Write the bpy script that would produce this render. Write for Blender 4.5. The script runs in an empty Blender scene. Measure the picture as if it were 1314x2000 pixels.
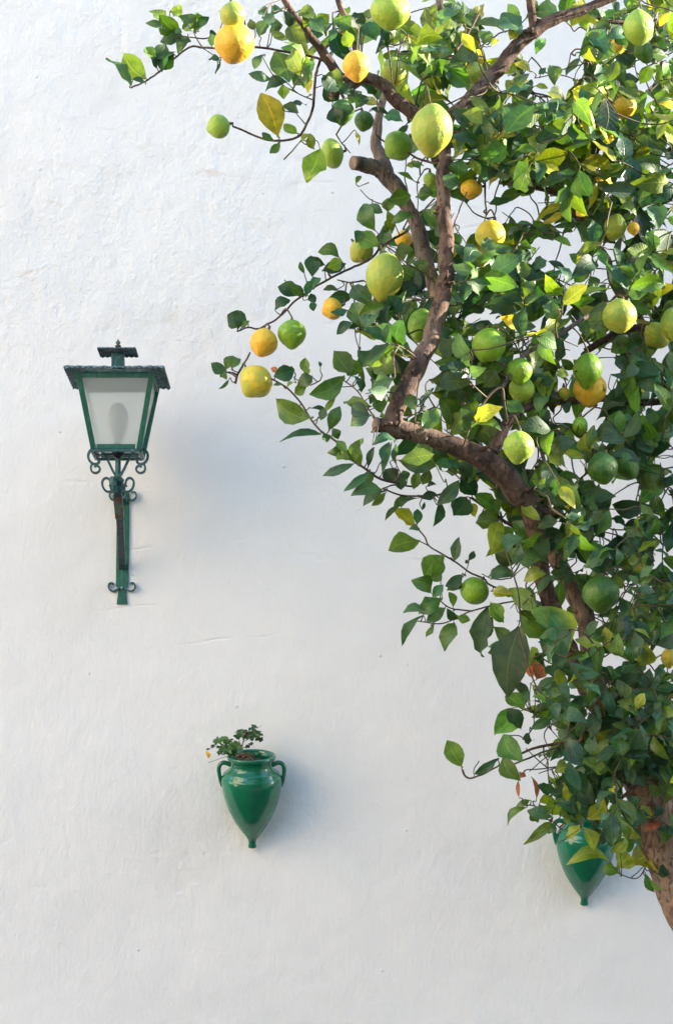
import bpy, math, random
import numpy as np
from mathutils import Vector, noise as mnoise

random.seed(7)
PI = math.pi
sc = bpy.context.scene
COL = sc.collection

# ---------------------------------------------------------------- camera, world, sun
CAM_D, CAM_Z, F = 8.48, 1.6, 5300.0          # metres from the wall, eye height, focal length in photo pixels
cam = bpy.data.cameras.new('camera')
cam.sensor_fit = 'VERTICAL'; cam.sensor_height = 24.0; cam.sensor_width = 24.0
cam.lens = 24.0 * F / 2000.0
cam.shift_y = 880.0 / 2000.0                 # a level view with a raised lens: the wall stays parallel to the picture
cam.clip_end = 2000
cam_o = bpy.data.objects.new('camera', cam); COL.objects.link(cam_o)
cam_o.location = (0, -CAM_D, CAM_Z); cam_o.rotation_euler = (math.radians(90), 0, 0)
sc.camera = cam_o

SUN = Vector((0.95, 0.14, 0.31)).normalized()
w = bpy.data.worlds.new('World'); sc.world = w; w.use_nodes = True
nt = w.node_tree; nt.nodes.clear()
sky = nt.nodes.new('ShaderNodeTexSky'); sky.sky_type = 'NISHITA'; sky.sun_disc = False
sky.sun_elevation = math.asin(SUN.z); sky.sun_rotation = math.atan2(SUN.x, SUN.y)
sky.air_density = 1.0; sky.dust_density = 0.2; sky.ozone_density = 1.0
bg = nt.nodes.new('ShaderNodeBackground'); bg.inputs['Strength'].default_value = 0.15
wo = nt.nodes.new('ShaderNodeOutputWorld')
nt.links.new(sky.outputs[0], bg.inputs[0]); nt.links.new(bg.outputs[0], wo.inputs[0])
sl = bpy.data.lights.new('sun', 'SUN'); sl.energy = 5.0; sl.angle = math.radians(0.5); sl.color = (1.0, 0.88, 0.74)
so = bpy.data.objects.new('sun', sl); COL.objects.link(so)
so.rotation_euler = SUN.to_track_quat('Z', 'Y').to_euler()
vs = sc.view_settings
sc.display_settings.display_device = 'sRGB'
vs.view_transform = 'Standard'; vs.look = 'None'; vs.gamma = 1.0; vs.use_curve_mapping = False
vs.exposure = 2.14
sc.render.engine = 'CYCLES'
sc.cycles.max_bounces = 10; sc.cycles.transmission_bounces = 8; sc.cycles.transparent_max_bounces = 12
sc.cycles.sample_clamp_indirect = 6.0

# ---------------------------------------------------------------- small helpers
def P(px, py, d):
    """a point d metres in front of the wall, seen at photo pixel (px, py)"""
    s = (CAM_D - d) / F
    return Vector(((px - 657.0) * s, -d, CAM_Z + (1880.0 - py) * s))

class MB:
    def __init__(self): self.v = []; self.f = []
    def add(self, vs_, fs_):
        n = len(self.v); self.v.extend(tuple(x) for x in vs_); self.f.extend(tuple(i + n for i in f) for f in fs_)
    def box(self, c, s, rot=None):
        pts = []
        for i in (-1, 1):
            for j in (-1, 1):
                for k in (-1, 1):
                    p = Vector((i * s[0] / 2, j * s[1] / 2, k * s[2] / 2))
                    if rot is not None: p = rot @ p
                    pts.append(Vector(c) + p)
        self.add(pts, [(0, 1, 3, 2), (4, 6, 7, 5), (0, 4, 5, 1), (2, 3, 7, 6), (0, 2, 6, 4), (1, 5, 7, 3)])
    def bar(self, a, b, wid, thk, up=Vector((0, -1, 0))):
        a = Vector(a); b = Vector(b); d = (b - a).normalized(); s = d.cross(up).normalized(); u = s.cross(d).normalized()
        pts = []
        for p in (a, b):
            for i, j in ((-1, -1), (1, -1), (1, 1), (-1, 1)):
                pts.append(p + s * i * wid / 2 + u * j * thk / 2)
        self.add(pts, [(0, 3, 2, 1), (4, 5, 6, 7), (0, 1, 5, 4), (1, 2, 6, 5), (2, 3, 7, 6), (3, 0, 4, 7)])
    def tube(self, pts, rad, sides=8, cap=True, rough=0.0, seed=0):
        pts = [Vector(p) for p in pts]; n = len(pts)
        ref = None; base = len(self.v)
        for i, p in enumerate(pts):
            t = (pts[min(i + 1, n - 1)] - pts[max(i - 1, 0)])
            t = t.normalized() if t.length > 1e-9 else Vector((0, 0, 1))
            if ref is None:
                ref = t.cross(Vector((0.31, 0.77, 0.55))).normalized()
            ref = (ref - t * ref.dot(t)).normalized(); bn = t.cross(ref)
            for k in range(sides):
                a = 2 * PI * k / sides
                r = rad[i]
                if rough:
                    q = p * (0.55 / max(rad[i], 0.004)) + Vector((math.cos(a), math.sin(a), seed)) * 0.9
                    r *= 1 + rough * mnoise.noise(q)
                self.v.append(tuple(p + (ref * math.cos(a) + bn * math.sin(a)) * r))
        for i in range(n - 1):
            for k in range(sides):
                a = base + i * sides + k; b = base + i * sides + (k + 1) % sides
                self.f.append((a, b, b + sides, a + sides))
        if cap:
            self.f.append(tuple(base + k for k in reversed(range(sides))))
            self.f.append(tuple(base + (n - 1) * sides + k for k in range(sides)))
    def ribbon(self, pts, across, wid, thk):
        """flat iron strip: runs along pts, wid wide in the direction across, thk thick; width and thickness may taper"""
        pts = [Vector(p) for p in pts]; across = Vector(across).normalized(); n = len(pts); base = len(self.v)
        for i, p in enumerate(pts):
            t = (pts[min(i + 1, n - 1)] - pts[max(i - 1, 0)]).normalized()
            nn = t.cross(across).normalized()
            ww = wid[i] if isinstance(wid, (list, tuple)) else wid
            for sx, sy in ((-1, -1), (1, -1), (1, 1), (-1, 1)):
                self.v.append(tuple(p + across * sx * ww / 2 + nn * sy * thk / 2))
        for i in range(n - 1):
            for k in range(4):
                a = base + i * 4 + k; b = base + i * 4 + (k + 1) % 4
                self.f.append((a, b, b + 4, a + 4))
        self.f.append((base + 3, base + 2, base + 1, base)); e = base + (n - 1) * 4
        self.f.append((e, e + 1, e + 2, e + 3))
    def lathe(self, prof, seg=48, closed_ends=True):
        base = len(self.v); n = len(prof)
        for r, z in prof:
            for k in range(seg):
                a = 2 * PI * k / seg; self.v.append((r * math.cos(a), r * math.sin(a), z))
        for i in range(n - 1):
            for k in range(seg):
                a = base + i * seg + k; b = base + i * seg + (k + 1) % seg
                self.f.append((a, b, b + seg, a + seg))
        if closed_ends:
            self.f.append(tuple(base + k for k in reversed(range(seg))))
            self.f.append(tuple(base + (n - 1) * seg + k for k in range(seg)))
    def build(self, name, mat, parent=None, smooth=False, bevel=0.0, loc=None):
        me = bpy.data.meshes.new(name); me.from_pydata(self.v, [], self.f); me.update()
        o = bpy.data.objects.new(name, me); COL.objects.link(o)
        for m in (mat if isinstance(mat, (list, tuple)) else [mat]): me.materials.append(m)
        if smooth: me.polygons.foreach_set('use_smooth', [True] * len(me.polygons))
        if bevel:
            b = o.modifiers.new('bevel', 'BEVEL'); b.width = bevel; b.segments = 2; b.limit_method = 'ANGLE'; b.angle_limit = 0.6
        if loc is not None: o.location = loc
        if parent is not None:
            o.parent = parent
            if loc is None: o.location = -Vector(parent['origin'])    # parts are modelled in world space
        return o

def smooth_poly(pts, n=6):
    """Catmull-Rom through tuples of any length"""
    pts = [np.array(p, float) for p in pts]
    if len(pts) < 3:
        return [pts[0] + (pts[1] - pts[0]) * i / n for i in range(n + 1)]
    out = []
    for i in range(len(pts) - 1):
        p0 = pts[max(i - 1, 0)]; p1 = pts[i]; p2 = pts[i + 1]; p3 = pts[min(i + 2, len(pts) - 1)]
        for k in range(n):
            t = k / n
            out.append(0.5 * ((2 * p1) + (p2 - p0) * t + (2 * p0 - 5 * p1 + 4 * p2 - p3) * t * t + (3 * p1 - p0 - 3 * p2 + p3) * t ** 3))
    out.append(pts[-1]); return out

def empty(name, loc, label, cat, group=None):
    o = bpy.data.objects.new(name, None); COL.objects.link(o); o.location = loc
    o['label'] = label; o['category'] = cat; o['origin'] = tuple(loc)
    if group: o['group'] = group
    return o

# ---------------------------------------------------------------- materials
class NT:
    def __init__(self, name):
        self.m = bpy.data.materials.new(name); self.m.use_nodes = True; self.t = self.m.node_tree; self.t.nodes.clear()
        self.out = self.t.nodes.new('ShaderNodeOutputMaterial')
    def n(self, typ, inp=None, **kw):
        nd = self.t.nodes.new(typ)
        for k, v in kw.items(): setattr(nd, k, v)
        for k, v in (inp or {}).items():
            if isinstance(v, bpy.types.NodeSocket): self.t.links.new(v, nd.inputs[k])
            else: nd.inputs[k].default_value = v
        return nd
    def math(self, op, a, b=0.0, c=0.0, clamp=False):
        nd = self.n('ShaderNodeMath', {0: a, 1: b, 2: c}, operation=op); nd.use_clamp = clamp; return nd.outputs[0]
    def mix(self, fac, a, b, blend='MIX'):
        nd = self.t.nodes.new('ShaderNodeMix'); nd.data_type = 'RGBA'; nd.blend_type = blend
        for k, v in ((0, fac), (6, a), (7, b)):
            if isinstance(v, bpy.types.NodeSocket): self.t.links.new(v, nd.inputs[k])
            else: nd.inputs[k].default_value = v
        return nd.outputs[2]
    def noise(self, vec, scale, detail=4, rough=0.55, dist=0.0):
        return self.n('ShaderNodeTexNoise', {'Vector': vec, 'Scale': scale, 'Detail': detail, 'Roughness': rough, 'Distortion': dist}).outputs[0]
    def ramp(self, fac, lo, hi, a=0.0, b=1.0):
        return self.n('ShaderNodeMapRange', {0: fac, 1: lo, 2: hi, 3: a, 4: b}, interpolation_type='SMOOTHSTEP').outputs[0]
    def coord(self, which='Object'): return self.n('ShaderNodeTexCoord').outputs[which]
    def mapping(self, vec, scale=(1, 1, 1), rot=(0, 0, 0), loc=(0, 0, 0)):
        return self.n('ShaderNodeMapping', {'Vector': vec, 'Scale': scale, 'Rotation': rot, 'Location': loc}).outputs[0]
    def done(self, shader): self.t.links.new(shader, self.out.inputs[0]); return self.m
def c4(c): return (c[0], c[1], c[2], 1.0)

def plaster_mat():
    t = NT('lime_plaster'); co = t.coord('Object')
    xyz = t.n('ShaderNodeSeparateXYZ', {0: co})
    x, z = xyz.outputs[0], xyz.outputs[2]
    # coarse, hand-thrown patch: upper and left of the wall
    big = t.noise(co, 1.3, 3, 0.5)
    mz = t.ramp(z, 3.25, 3.75); mx = t.ramp(x, 0.15, -0.35)
    m = t.math('MULTIPLY', mz, mx)
    m = t.math('MULTIPLY', m, t.ramp(big, 0.36, 0.56, 0.25, 1.0))
    wv = t.mapping(co, (1, 1, 1.1), (0, math.radians(38), 0))
    warp = t.noise(co, 5, 2, 0.5)
    n1 = t.noise(wv, 30, 6, 0.66, 0.15)
    n2 = t.noise(t.mapping(co, (1.1, 1, 1.0), (0, math.radians(25), 0)), 9, 5, 0.6, 0.2)
    n3 = t.noise(co, 3.2, 3, 0.5)
    fine = t.noise(co, 85, 4, 0.6)
    brush = t.noise(t.mapping(co, (5.0, 1, 1.2)), 16, 4, 0.6, 0.3)        # brushed limewash, mostly vertical strokes
    rough_h = t.math('ADD', t.math('MULTIPLY', n1, 0.0056), t.math('MULTIPLY', n2, 0.0088))
    soft_h = t.math('ADD', t.math('MULTIPLY', n2, 0.0068), t.math('MULTIPLY', brush, 0.0014))
    h = t.math('ADD', t.math('MULTIPLY', rough_h, m), soft_h)
    h = t.math('ADD', h, t.math('MULTIPLY', n3, 0.008))
    h = t.math('ADD', h, t.math('MULTIPLY', fine, 0.0006))
    # faint ridges where plaster coats meet, and pits
    seam_n = t.noise(t.mapping(co, (0.35, 1, 1.6), (0, 0, 0), (3.1, 0, 1.7)), 1.1, 4, 0.55, 0.2)
    seam = t.ramp(t.math('ABSOLUTE', t.math('SUBTRACT', seam_n, 0.52)), 0.0, 0.010, 1.0, 0.0)
    seam = t.math('MULTIPLY', seam, t.ramp(t.noise(co, 5.5, 4, 0.6), 0.50, 0.64))
    h = t.math('SUBTRACT', h, t.math('MULTIPLY', seam, 0.0012))
    pit = t.n('ShaderNodeTexVoronoi', {'Vector': t.mapping(co, (1, 1, 1)), 'Scale': 13.0, 'Randomness': 1.0}, feature='F1')
    pm = t.ramp(pit.outputs['Distance'], 0.03, 0.075, 1.0, 0.0)
    pc = t.n('ShaderNodeSeparateColor', {0: pit.outputs['Color']})
    pm = t.math('MULTIPLY', pm, t.ramp(pc.outputs[0], 0.70, 0.74))
    h = t.math('ADD', h, t.math('MULTIPLY', pm, 0.0022))
    bmp = t.n('ShaderNodeBump', {'Height': h, 'Strength': 1.0, 'Distance': 1.0})
    tone = t.mix(t.ramp(t.noise(co, 1.9, 4, 0.6), 0.3, 0.7), c4((0.80, 0.785, 0.76)), c4((0.85, 0.832, 0.80)))
    tone = t.mix(t.math('MULTIPLY', t.ramp(t.noise(t.mapping(co, (2.2, 1, .5)), 3.1, 5, 0.65), 0.55, 0.75), 0.35), tone, c4((0.80, 0.775, 0.74)))
    tone = t.mix(t.math('MULTIPLY', t.math('MULTIPLY', seam, m), 0.5), tone, c4((0.66, 0.55, 0.44)))
    b = t.n('ShaderNodeBsdfPrincipled', {'Base Color': tone, 'Roughness': 0.9, 'Specular IOR Level': 0.15, 'Normal': bmp.outputs[0]})
    return t.done(b.outputs[0])

def simple_mat(name, col, rough=0.6, var=0.25, scale=8, bump=0.0, metallic=0.0, col2=None, bscale=None):
    t = NT(name); co = t.coord('Object'); nz = t.noise(co, scale, 5, 0.6)
    c2 = col2 or tuple(x * (1 - var) for x in col)
    cc = t.mix(t.ramp(nz, 0.35, 0.65), c4(col), c4(c2))
    inp = {'Base Color': cc, 'Roughness': rough, 'Metallic': metallic}
    if bump:
        inp['Normal'] = t.n('ShaderNodeBump', {'Height': t.noise(co, bscale or scale * 4, 4, 0.6), 'Strength': 0.6, 'Distance': bump}).outputs[0]
    return t.done(t.n('ShaderNodeBsdfPrincipled', inp).outputs[0])

def iron_mat(name, base, worn, rust_amt, rough=0.42):
    t = NT(name); co = t.coord('Object')
    a = t.ramp(t.noise(co, 42, 6, 0.68), 0.50, 0.62)
    b = t.ramp(t.noise(t.mapping(co, (1, 1, 1), (0, 0, 0), (5, 2, 1)), 24, 6, 0.7), 0.62 - rust_amt, 0.70 - rust_amt)
    streak = t.ramp(t.noise(t.mapping(co, (90, 90, 7)), 1.0, 4, 0.6), 0.52, 0.7)
    c = t.mix(a, c4(base), c4(worn))
    c = t.mix(t.math('MULTIPLY', streak, 0.35), c, c4(tuple(min(1, x * 2.2 + 0.03) for x in worn)))
    c = t.mix(b, c, t.mix(t.noise(co, 120, 2), c4((0.13, 0.05, 0.022)), c4((0.05, 0.025, 0.018))))
    h = t.math('ADD', t.math('MULTIPLY', a, 0.5), t.noise(co, 160, 4, 0.6))
    bm = t.n('ShaderNodeBump', {'Height': h, 'Strength': 0.5, 'Distance': 0.0008})
    r = t.math('ADD', t.math('MULTIPLY', b, 0.35), rough)
    return t.done(t.n('ShaderNodeBsdfPrincipled', {'Base Color': c, 'Roughness': r, 'Normal': bm.outputs[0]}).outputs[0])

def bark_mat(name, a, b, c):
    t = NT(name); co = t.coord('Object')
    n1 = t.noise(co, 30, 6, 0.7, 0.5); n2 = t.noise(t.mapping(co, (1, 1, 0.35)), 70, 5, 0.65); n3 = t.noise(co, 6, 3, 0.5)
    cc = t.mix(t.ramp(n1, 0.35, 0.65), c4(a), c4(b))
    cc = t.mix(t.ramp(n3, 0.45, 0.68), cc, c4(c))
    v = t.n('ShaderNodeTexVoronoi', {'Vector': co, 'Scale': 42.0}, feature='F1')
    sp = t.ramp(v.outputs['Distance'], 0.10, 0.17, 1.0, 0.0)
    sp = t.math('MULTIPLY', sp, t.ramp(t.n('ShaderNodeSeparateColor', {0: v.outputs['Color']}).outputs[0], 0.62, 0.68))
    cc = t.mix(t.math('MULTIPLY', sp, 0.7), cc, c4((0.42, 0.33, 0.24)))
    crack = t.ramp(t.noise(t.mapping(co, (1, 1, 0.4)), 48, 6, 0.75, 0.8), 0.40, 0.50)
    cc = t.mix(t.math('SUBTRACT', 1.0, crack), cc, c4(tuple(x * 0.8 for x in b)))
    h = t.math('ADD', t.math('ADD', t.math('MULTIPLY', n1, 0.7), n2), t.math('MULTIPLY', crack, 0.5))
    bm = t.n('ShaderNodeBump', {'Height': h, 'Strength': 0.9, 'Distance': 0.0045})
    return t.done(t.n('ShaderNodeBsdfPrincipled', {'Base Color': cc, 'Roughness': 0.8, 'Specular IOR Level': 0.3, 'Normal': bm.outputs[0]}).outputs[0])

def leaf_mat():
    t = NT('lemon_leaf')
    tint = t.n('ShaderNodeAttribute', attribute_name='tint').outputs['Color']
    uv = t.n('ShaderNodeUVMap', uv_map='leaf_uv').outputs[0]
    s = t.n('ShaderNodeSeparateXYZ', {0: uv}); u, v = s.outputs[0], s.outputs[1]      # u along, v -1..1 across
    av = t.math('ABSOLUTE', v)
    mid = t.ramp(av, 0.035, 0.09, 1.0, 0.0)
    ph = t.math('SUBTRACT', t.math('MULTIPLY', u, 9.0), t.math('MULTIPLY', av, 1.6))
    fr = t.math('ABSOLUTE', t.math('SUBTRACT', t.math('FRACT', ph), 0.5))
    side = t.math('MULTIPLY', t.ramp(fr, 0.0, 0.12, 1.0, 0.0), t.ramp(av, 0.98, 0.6))
    puff = t.ramp(fr, 0.0, 0.5)
    geo = t.n('ShaderNodeNewGeometry')
    pos = geo.outputs['Position']
    blotch = t.noise(pos, 38, 4, 0.6)
    base = t.mix(t.ramp(blotch, 0.3, 0.7), t.mix(1.0, tint, c4((0.68, 0.74, 0.8)), 'MULTIPLY'), t.mix(1.0, tint, c4((1.25, 1.18, 1.0)), 'MULTIPLY'))
    ribc = t.mix(1.0, tint, c4((1.9, 1.6, 1.5)), 'MULTIPLY')
    base = t.mix(t.math('MULTIPLY', t.math('MAXIMUM', mid, t.math('MULTIPLY', side, 0.22)), 0.6), base, ribc)
    under = t.mix(0.55, base, t.mix(1.0, base, c4((1.9, 1.55, 1.7)), 'MULTIPLY'))
    col = t.mix(geo.outputs['Backfacing'], base, under)
    h = t.math('ADD', t.math('MULTIPLY', puff, 0.00035), t.math('MULTIPLY', blotch, 0.0016))
    h = t.math('SUBTRACT', h, t.math('MULTIPLY', mid, 0.0008))
    bm = t.n('ShaderNodeBump', {'Height': h, 'Strength': 0.7, 'Distance': 1.0})
    rg = t.math('ADD', 0.34, t.math('MULTIPLY', geo.outputs['Backfacing'], 0.25))
    pr = t.n('ShaderNodeBsdfPrincipled', {'Base Color': col, 'Roughness': rg, 'Specular IOR Level': 0.55, 'Normal': bm.outputs[0]})
    trc = t.mix(1.0, base, c4((2.6, 2.4, 0.7)), 'MULTIPLY')
    tr = t.n('ShaderNodeBsdfTranslucent', {'Color': trc, 'Normal': bm.outputs[0]})
    mx = t.n('ShaderNodeMixShader', {0: 0.27, 1: pr.outputs[0], 2: tr.outputs[0]})
    return t.done(mx.outputs[0])

def lemon_mat(name, a, b, c, lo=0.42, hi=0.62, blem=0.0):
    """a: main skin, b: the riper or greener patch, c: blemish; the patch follows the fruit's own axis"""
    t = NT(name); co = t.coord('Object')
    z = t.n('ShaderNodeSeparateXYZ', {0: co}).outputs[2]
    f = t.math('ADD', t.noise(co, 1.5, 3, 0.55), t.math('MULTIPLY', z, -0.16))
    col = t.mix(t.ramp(f, lo, hi), c4(a), c4(b))
    bl = t.ramp(t.noise(co, 4.5, 6, 0.72), 0.60, 0.72)
    col = t.mix(t.math('MULTIPLY', bl, blem), col, c4(c))
    col = t.mix(t.math('MULTIPLY', t.ramp(t.noise(co, 30, 2), 0.62, 0.75), 0.22), col, c4(tuple(x * 0.45 for x in a)))
    pore = t.n('ShaderNodeTexVoronoi', {'Vector': co, 'Scale': 17.0}, feature='F1').outputs['Distance']
    h = t.math('ADD', t.math('MULTIPLY', t.ramp(pore, 0.0, 0.35), 0.5), t.math('MULTIPLY', t.noise(co, 3.5, 4), 2.2))
    bm = t.n('ShaderNodeBump', {'Height': h, 'Strength': 0.7, 'Distance': 0.0024})
    pr = t.n('ShaderNodeBsdfPrincipled', {'Base Color': col, 'Roughness': 0.42, 'Specular IOR Level': 0.45, 'Normal': bm.outputs[0],
             'Subsurface Weight': 0.08, 'Subsurface Scale': 0.01})
    return t.done(pr.outputs[0])

def glaze_mat():
    t = NT('green_glaze'); co = t.coord('Object')
    n = t.noise(co, 9, 4, 0.6); st = t.noise(t.mapping(co, (30, 30, 3)), 1, 3)
    col = t.mix(t.ramp(n, 0.35, 0.7), c4((0.001, 0.130, 0.058)), c4((0.003, 0.175, 0.085)))
    col = t.mix(t.math('MULTIPLY', t.ramp(st, 0.50, 0.72), 0.6), col, c4((0.003, 0.085, 0.05)))
    chip = t.ramp(t.noise(co, 55, 4, 0.7), 0.70, 0.735)
    col = t.mix(chip, col, c4((0.10, 0.20, 0.12)))
    z = t.n('ShaderNodeSeparateXYZ', {0: co})
    rings = t.math('SINE', t.math('MULTIPLY', z.outputs[2], 900.0))
    v = t.n('ShaderNodeTexVoronoi', {'Vector': co, 'Scale': 34.0}, feature='F1').outputs['Distance']
    h = t.math('ADD', t.math('MULTIPLY', t.noise(co, 22, 3), 0.0011), t.math('MULTIPLY', rings, 0.00003))
    h = t.math('ADD', h, t.math('MULTIPLY', t.ramp(v, 0.05, 0.2), 0.00035))
    bm = t.n('ShaderNodeBump', {'Height': h, 'Strength': 0.55, 'Distance': 1.0})
    return t.done(t.n('ShaderNodeBsdfPrincipled', {'Base Color': col, 'Roughness': 0.07, 'Specular IOR Level': 0.6, 'Normal': bm.outputs[0],
                   'Coat Weight': 0.25, 'Coat Roughness': 0.03}).outputs[0])

def frosted_mat():
    t = NT('frosted_glass'); co = t.coord('Object')
    bm = t.n('ShaderNodeBump', {'Height': t.noise(co, 320, 3, 0.6), 'Strength': 0.35, 'Distance': 0.001})
    rf = t.n('ShaderNodeBsdfRefraction', {'Color': c4((0.96, 0.97, 0.96)), 'Roughness': 0.20, 'IOR': 1.12, 'Normal': bm.outputs[0]})
    tl = t.n('ShaderNodeBsdfTranslucent', {'Color': c4((0.97, 0.98, 0.97))})
    df = t.n('ShaderNodeBsdfPrincipled', {'Base Color': c4((0.85, 0.86, 0.85)), 'Roughness': 0.25})
    m1 = t.n('ShaderNodeMixShader', {0: 0.55, 1: rf.outputs[0], 2: tl.outputs[0]})
    m2 = t.n('ShaderNodeMixShader', {0: 0.15, 1: m1.outputs[0], 2: df.outputs[0]})
    tp = t.n('ShaderNodeBsdfTransparent', {'Color': c4((0.97, 0.98, 0.97))})
    m3 = t.n('ShaderNodeMixShader', {0: 0.44, 1: m2.outputs[0], 2: tp.outputs[0]})
    return t.done(m3.outputs[0])

M_PLASTER = plaster_mat()
M_HOUSE = simple_mat('cream_render', (0.84, 0.73, 0.57), 0.9, 0.05, 2)
M_HOUSE2 = simple_mat('ochre_render', (0.22, 0.20, 0.18), 0.9, 0.12, 2)
M_HOUSE3 = simple_mat('sun_block_render', (0.68, 0.71, 0.74), 0.9, 0.12, 2)  # for the added sun-blocking house, kept pale to bounce fill into shadows
M_TILE = simple_mat('roof_clay', (0.36, 0.16, 0.09), 0.8, 0.4, 9)
M_SHUT = simple_mat('shutter_paint', (0.03, 0.10, 0.07), 0.5, 0.2, 6)
M_GROUND = simple_mat('courtyard_stone', (0.12, 0.115, 0.11), 0.9, 0.35, 3, bump=0.01)
M_IRON = iron_mat('painted_iron', (0.008, 0.070, 0.062), (0.055, 0.130, 0.150), 0.0)
M_IRON_G = iron_mat('green_frame_paint', (0.005, 0.088, 0.050), (0.010, 0.115, 0.070), -0.10)
M_IRON_D = iron_mat('dark_weathered_iron', (0.014, 0.040, 0.046), (0.045, 0.085, 0.098), 0.07)
M_RUST = iron_mat('rusty_iron', (0.03, 0.10, 0.07), (0.09, 0.055, 0.035), 0.16)
M_ROOF = iron_mat('galvanised_sheet', (0.060, 0.120, 0.125), (0.20, 0.30, 0.32), 0.02, 0.45)
M_BLACK = simple_mat('black_socket', (0.01, 0.01, 0.014), 0.35)
M_BULB = simple_mat('bulb_glass', (0.46, 0.46, 0.45), 0.25, 0.05)
M_GLASS = frosted_mat()
M_GLAZE = glaze_mat()
M_SOIL = simple_mat('dry_soil', (0.10, 0.06, 0.035), 0.95, 0.5, 60, bump=0.01)
M_DRY = simple_mat('dry_stem', (0.30, 0.17, 0.10), 0.85, 0.5, 60)
M_BARK = bark_mat('brown_bark', (0.150, 0.088, 0.058), (0.072, 0.042, 0.029), (0.205, 0.135, 0.095))
M_BARKG = bark_mat('grey_bark', (0.215, 0.165, 0.130), (0.110, 0.080, 0.066), (0.27, 0.19, 0.145))
M_BARKT = bark_mat('tan_bark', (0.30, 0.185, 0.115), (0.13, 0.075, 0.048), (0.36, 0.24, 0.16))
M_TWIG = simple_mat('green_brown_twig', (0.115, 0.095, 0.035), 0.7, 0.5, 25, col2=(0.060, 0.032, 0.020))
M_LEAF = leaf_mat()
LM = {
    'Y': lemon_mat('ripe_lemon_skin', (0.84, 0.53, 0.034), (0.84, 0.44, 0.026), (0.28, 0.14, 0.03), blem=0.5),
    'P': lemon_mat('yellow_lemon_skin', (0.76, 0.54, 0.036), (0.54, 0.50, 0.045), (0.25, 0.16, 0.04), blem=0.45),
    'G': lemon_mat('green_lemon_skin', (0.17, 0.34, 0.018), (0.26, 0.42, 0.022), (0.14, 0.16, 0.03), blem=0.15),
    'L': lemon_mat('lime_green_lemon_skin', (0.31, 0.48, 0.050), (0.40, 0.52, 0.055), (0.22, 0.24, 0.04), blem=0.12),
    'M': lemon_mat('yellow_green_lemon_skin', (0.33, 0.43, 0.055), (0.48, 0.47, 0.050), (0.24, 0.20, 0.04), blem=0.35),
    'D': lemon_mat('dark_green_lemon_skin', (0.045, 0.130, 0.018), (0.10, 0.20, 0.022), (0.26, 0.15, 0.04), blem=0.4),
    'T': lemon_mat('turning_lemon_skin', (0.20, 0.34, 0.020), (0.88, 0.50, 0.018), (0.24, 0.15, 0.03), 0.40, 0.47, blem=0.2),
}

# ---------------------------------------------------------------- ground, wall, houses round the courtyard
g = MB(); R = 400
g.add([(-R, -R, 0), (R, -R, 0), (R, R, 0), (-R, R, 0)], [(0, 1, 2, 3)])
o = g.build('ground', M_GROUND); o['kind'] = 'structure'

WALL_H, WX0, WX1 = 6.75, -7.2, 18.0
def wall_mesh():
    m = MB(); nx, nz = 390, 100
    xs = [WX0 + (WX1 - WX0) * i / nx for i in range(nx + 1)]; zs = [WALL_H * j / nz for j in range(nz + 1)]
    vs_ = []
    for z in zs:
        for x in xs:
            d = 0.010 * mnoise.noise(Vector((x * 1.1, 3.3, z * 1.3))) + 0.004 * mnoise.noise(Vector((x * 4, 7.3, z * 4)))
            e = min(x - WX0, WX1 - x, WALL_H - z, 0.3) / 0.3
            vs_.append((x, -0.002 + d * max(0, min(1, e)), z))
    f = []
    for j in range(nz):
        for i in range(nx):
            a = j * (nx + 1) + i; f.append((a, a + 1, a + nx + 2, a + nx + 1))
    m.add(vs_, f)
    m.add([(WX0, -0.002, WALL_H), (WX1, -0.002, WALL_H), (WX1, 0.45, WALL_H), (WX0, 0.45, WALL_H), (WX0, 0.45, 0), (WX1, 0.45, 0), (WX0, -0.002, 0), (WX1, -0.002, 0)],
          [(0, 1, 2, 3), (3, 2, 5, 4), (0, 3, 4, 6), (1, 7, 5, 2)])
    return m
o = wall_mesh().build('plaster_wall', M_PLASTER, smooth=False)
o.data.polygons.foreach_set('use_smooth', [len(p.vertices) == 4 and i < 390 * 100 for i, p in enumerate(o.data.polygons)])
o['label'] = 'tall whitewashed plaster wall behind the lantern, green pots and lemon tree'; o['category'] = 'wall'

def house(name, label, x0, x1, y0, y1, h, mat, wins):
    root = empty(name, ((x0 + x1) / 2, (y0 + y1) / 2, 0), label, 'house')
    m = MB(); m.box(((x0 + x1) / 2, (y0 + y1) / 2, h / 2), (x1 - x0, y1 - y0, h)); m.build('wall', mat, root, bevel=0.02)
    m = MB(); a, b, c, d = x0 - .3, x1 + .3, y0 - .3, y1 + .3; cx = (x0 + x1) / 2; cy = (y0 + y1) / 2
    m.add([(a, c, h), (b, c, h), (b, d, h), (a, d, h), (cx, cy, h + 1.3), (a, c, h + .12), (b, c, h + .12), (b, d, h + .12), (a, d, h + .12)],
          [(3, 2, 1, 0), (0, 1, 6, 5), (1, 2, 7, 6), (2, 3, 8, 7), (3, 0, 5, 8), (5, 6, 4), (6, 7, 4), (7, 8, 4), (8, 5, 4)])
    m.build('roof', M_TILE, root)
    for (ax, u, z) in wins:
        m = MB()
        if ax == 'x': m.box((x1 + 0.02, u, z), (0.08, 0.9, 1.3))
        else: m.box((u, y1 + 0.02, z), (0.9, 0.08, 1.3))
        m.build('shutter', M_SHUT, root, bevel=0.01)
house('cream_house', 'sunlit cream rendered house closing the courtyard, facing the tree', -13.5, -7.2, -10.8, -2.4, 9.0, M_HOUSE,
      [('x', -8.3, 4.2), ('x', -3.9, 4.2)])
house('ochre_house', 'shaded ochre rendered house across the courtyard, opposite the whitewashed wall', -6.2, 10.0, -24.0, -17.0, 6.0, M_HOUSE2,
      [('y', -3, 4.4), ('y', 1.5, 4.4), ('y', 6, 4.4)])

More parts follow.
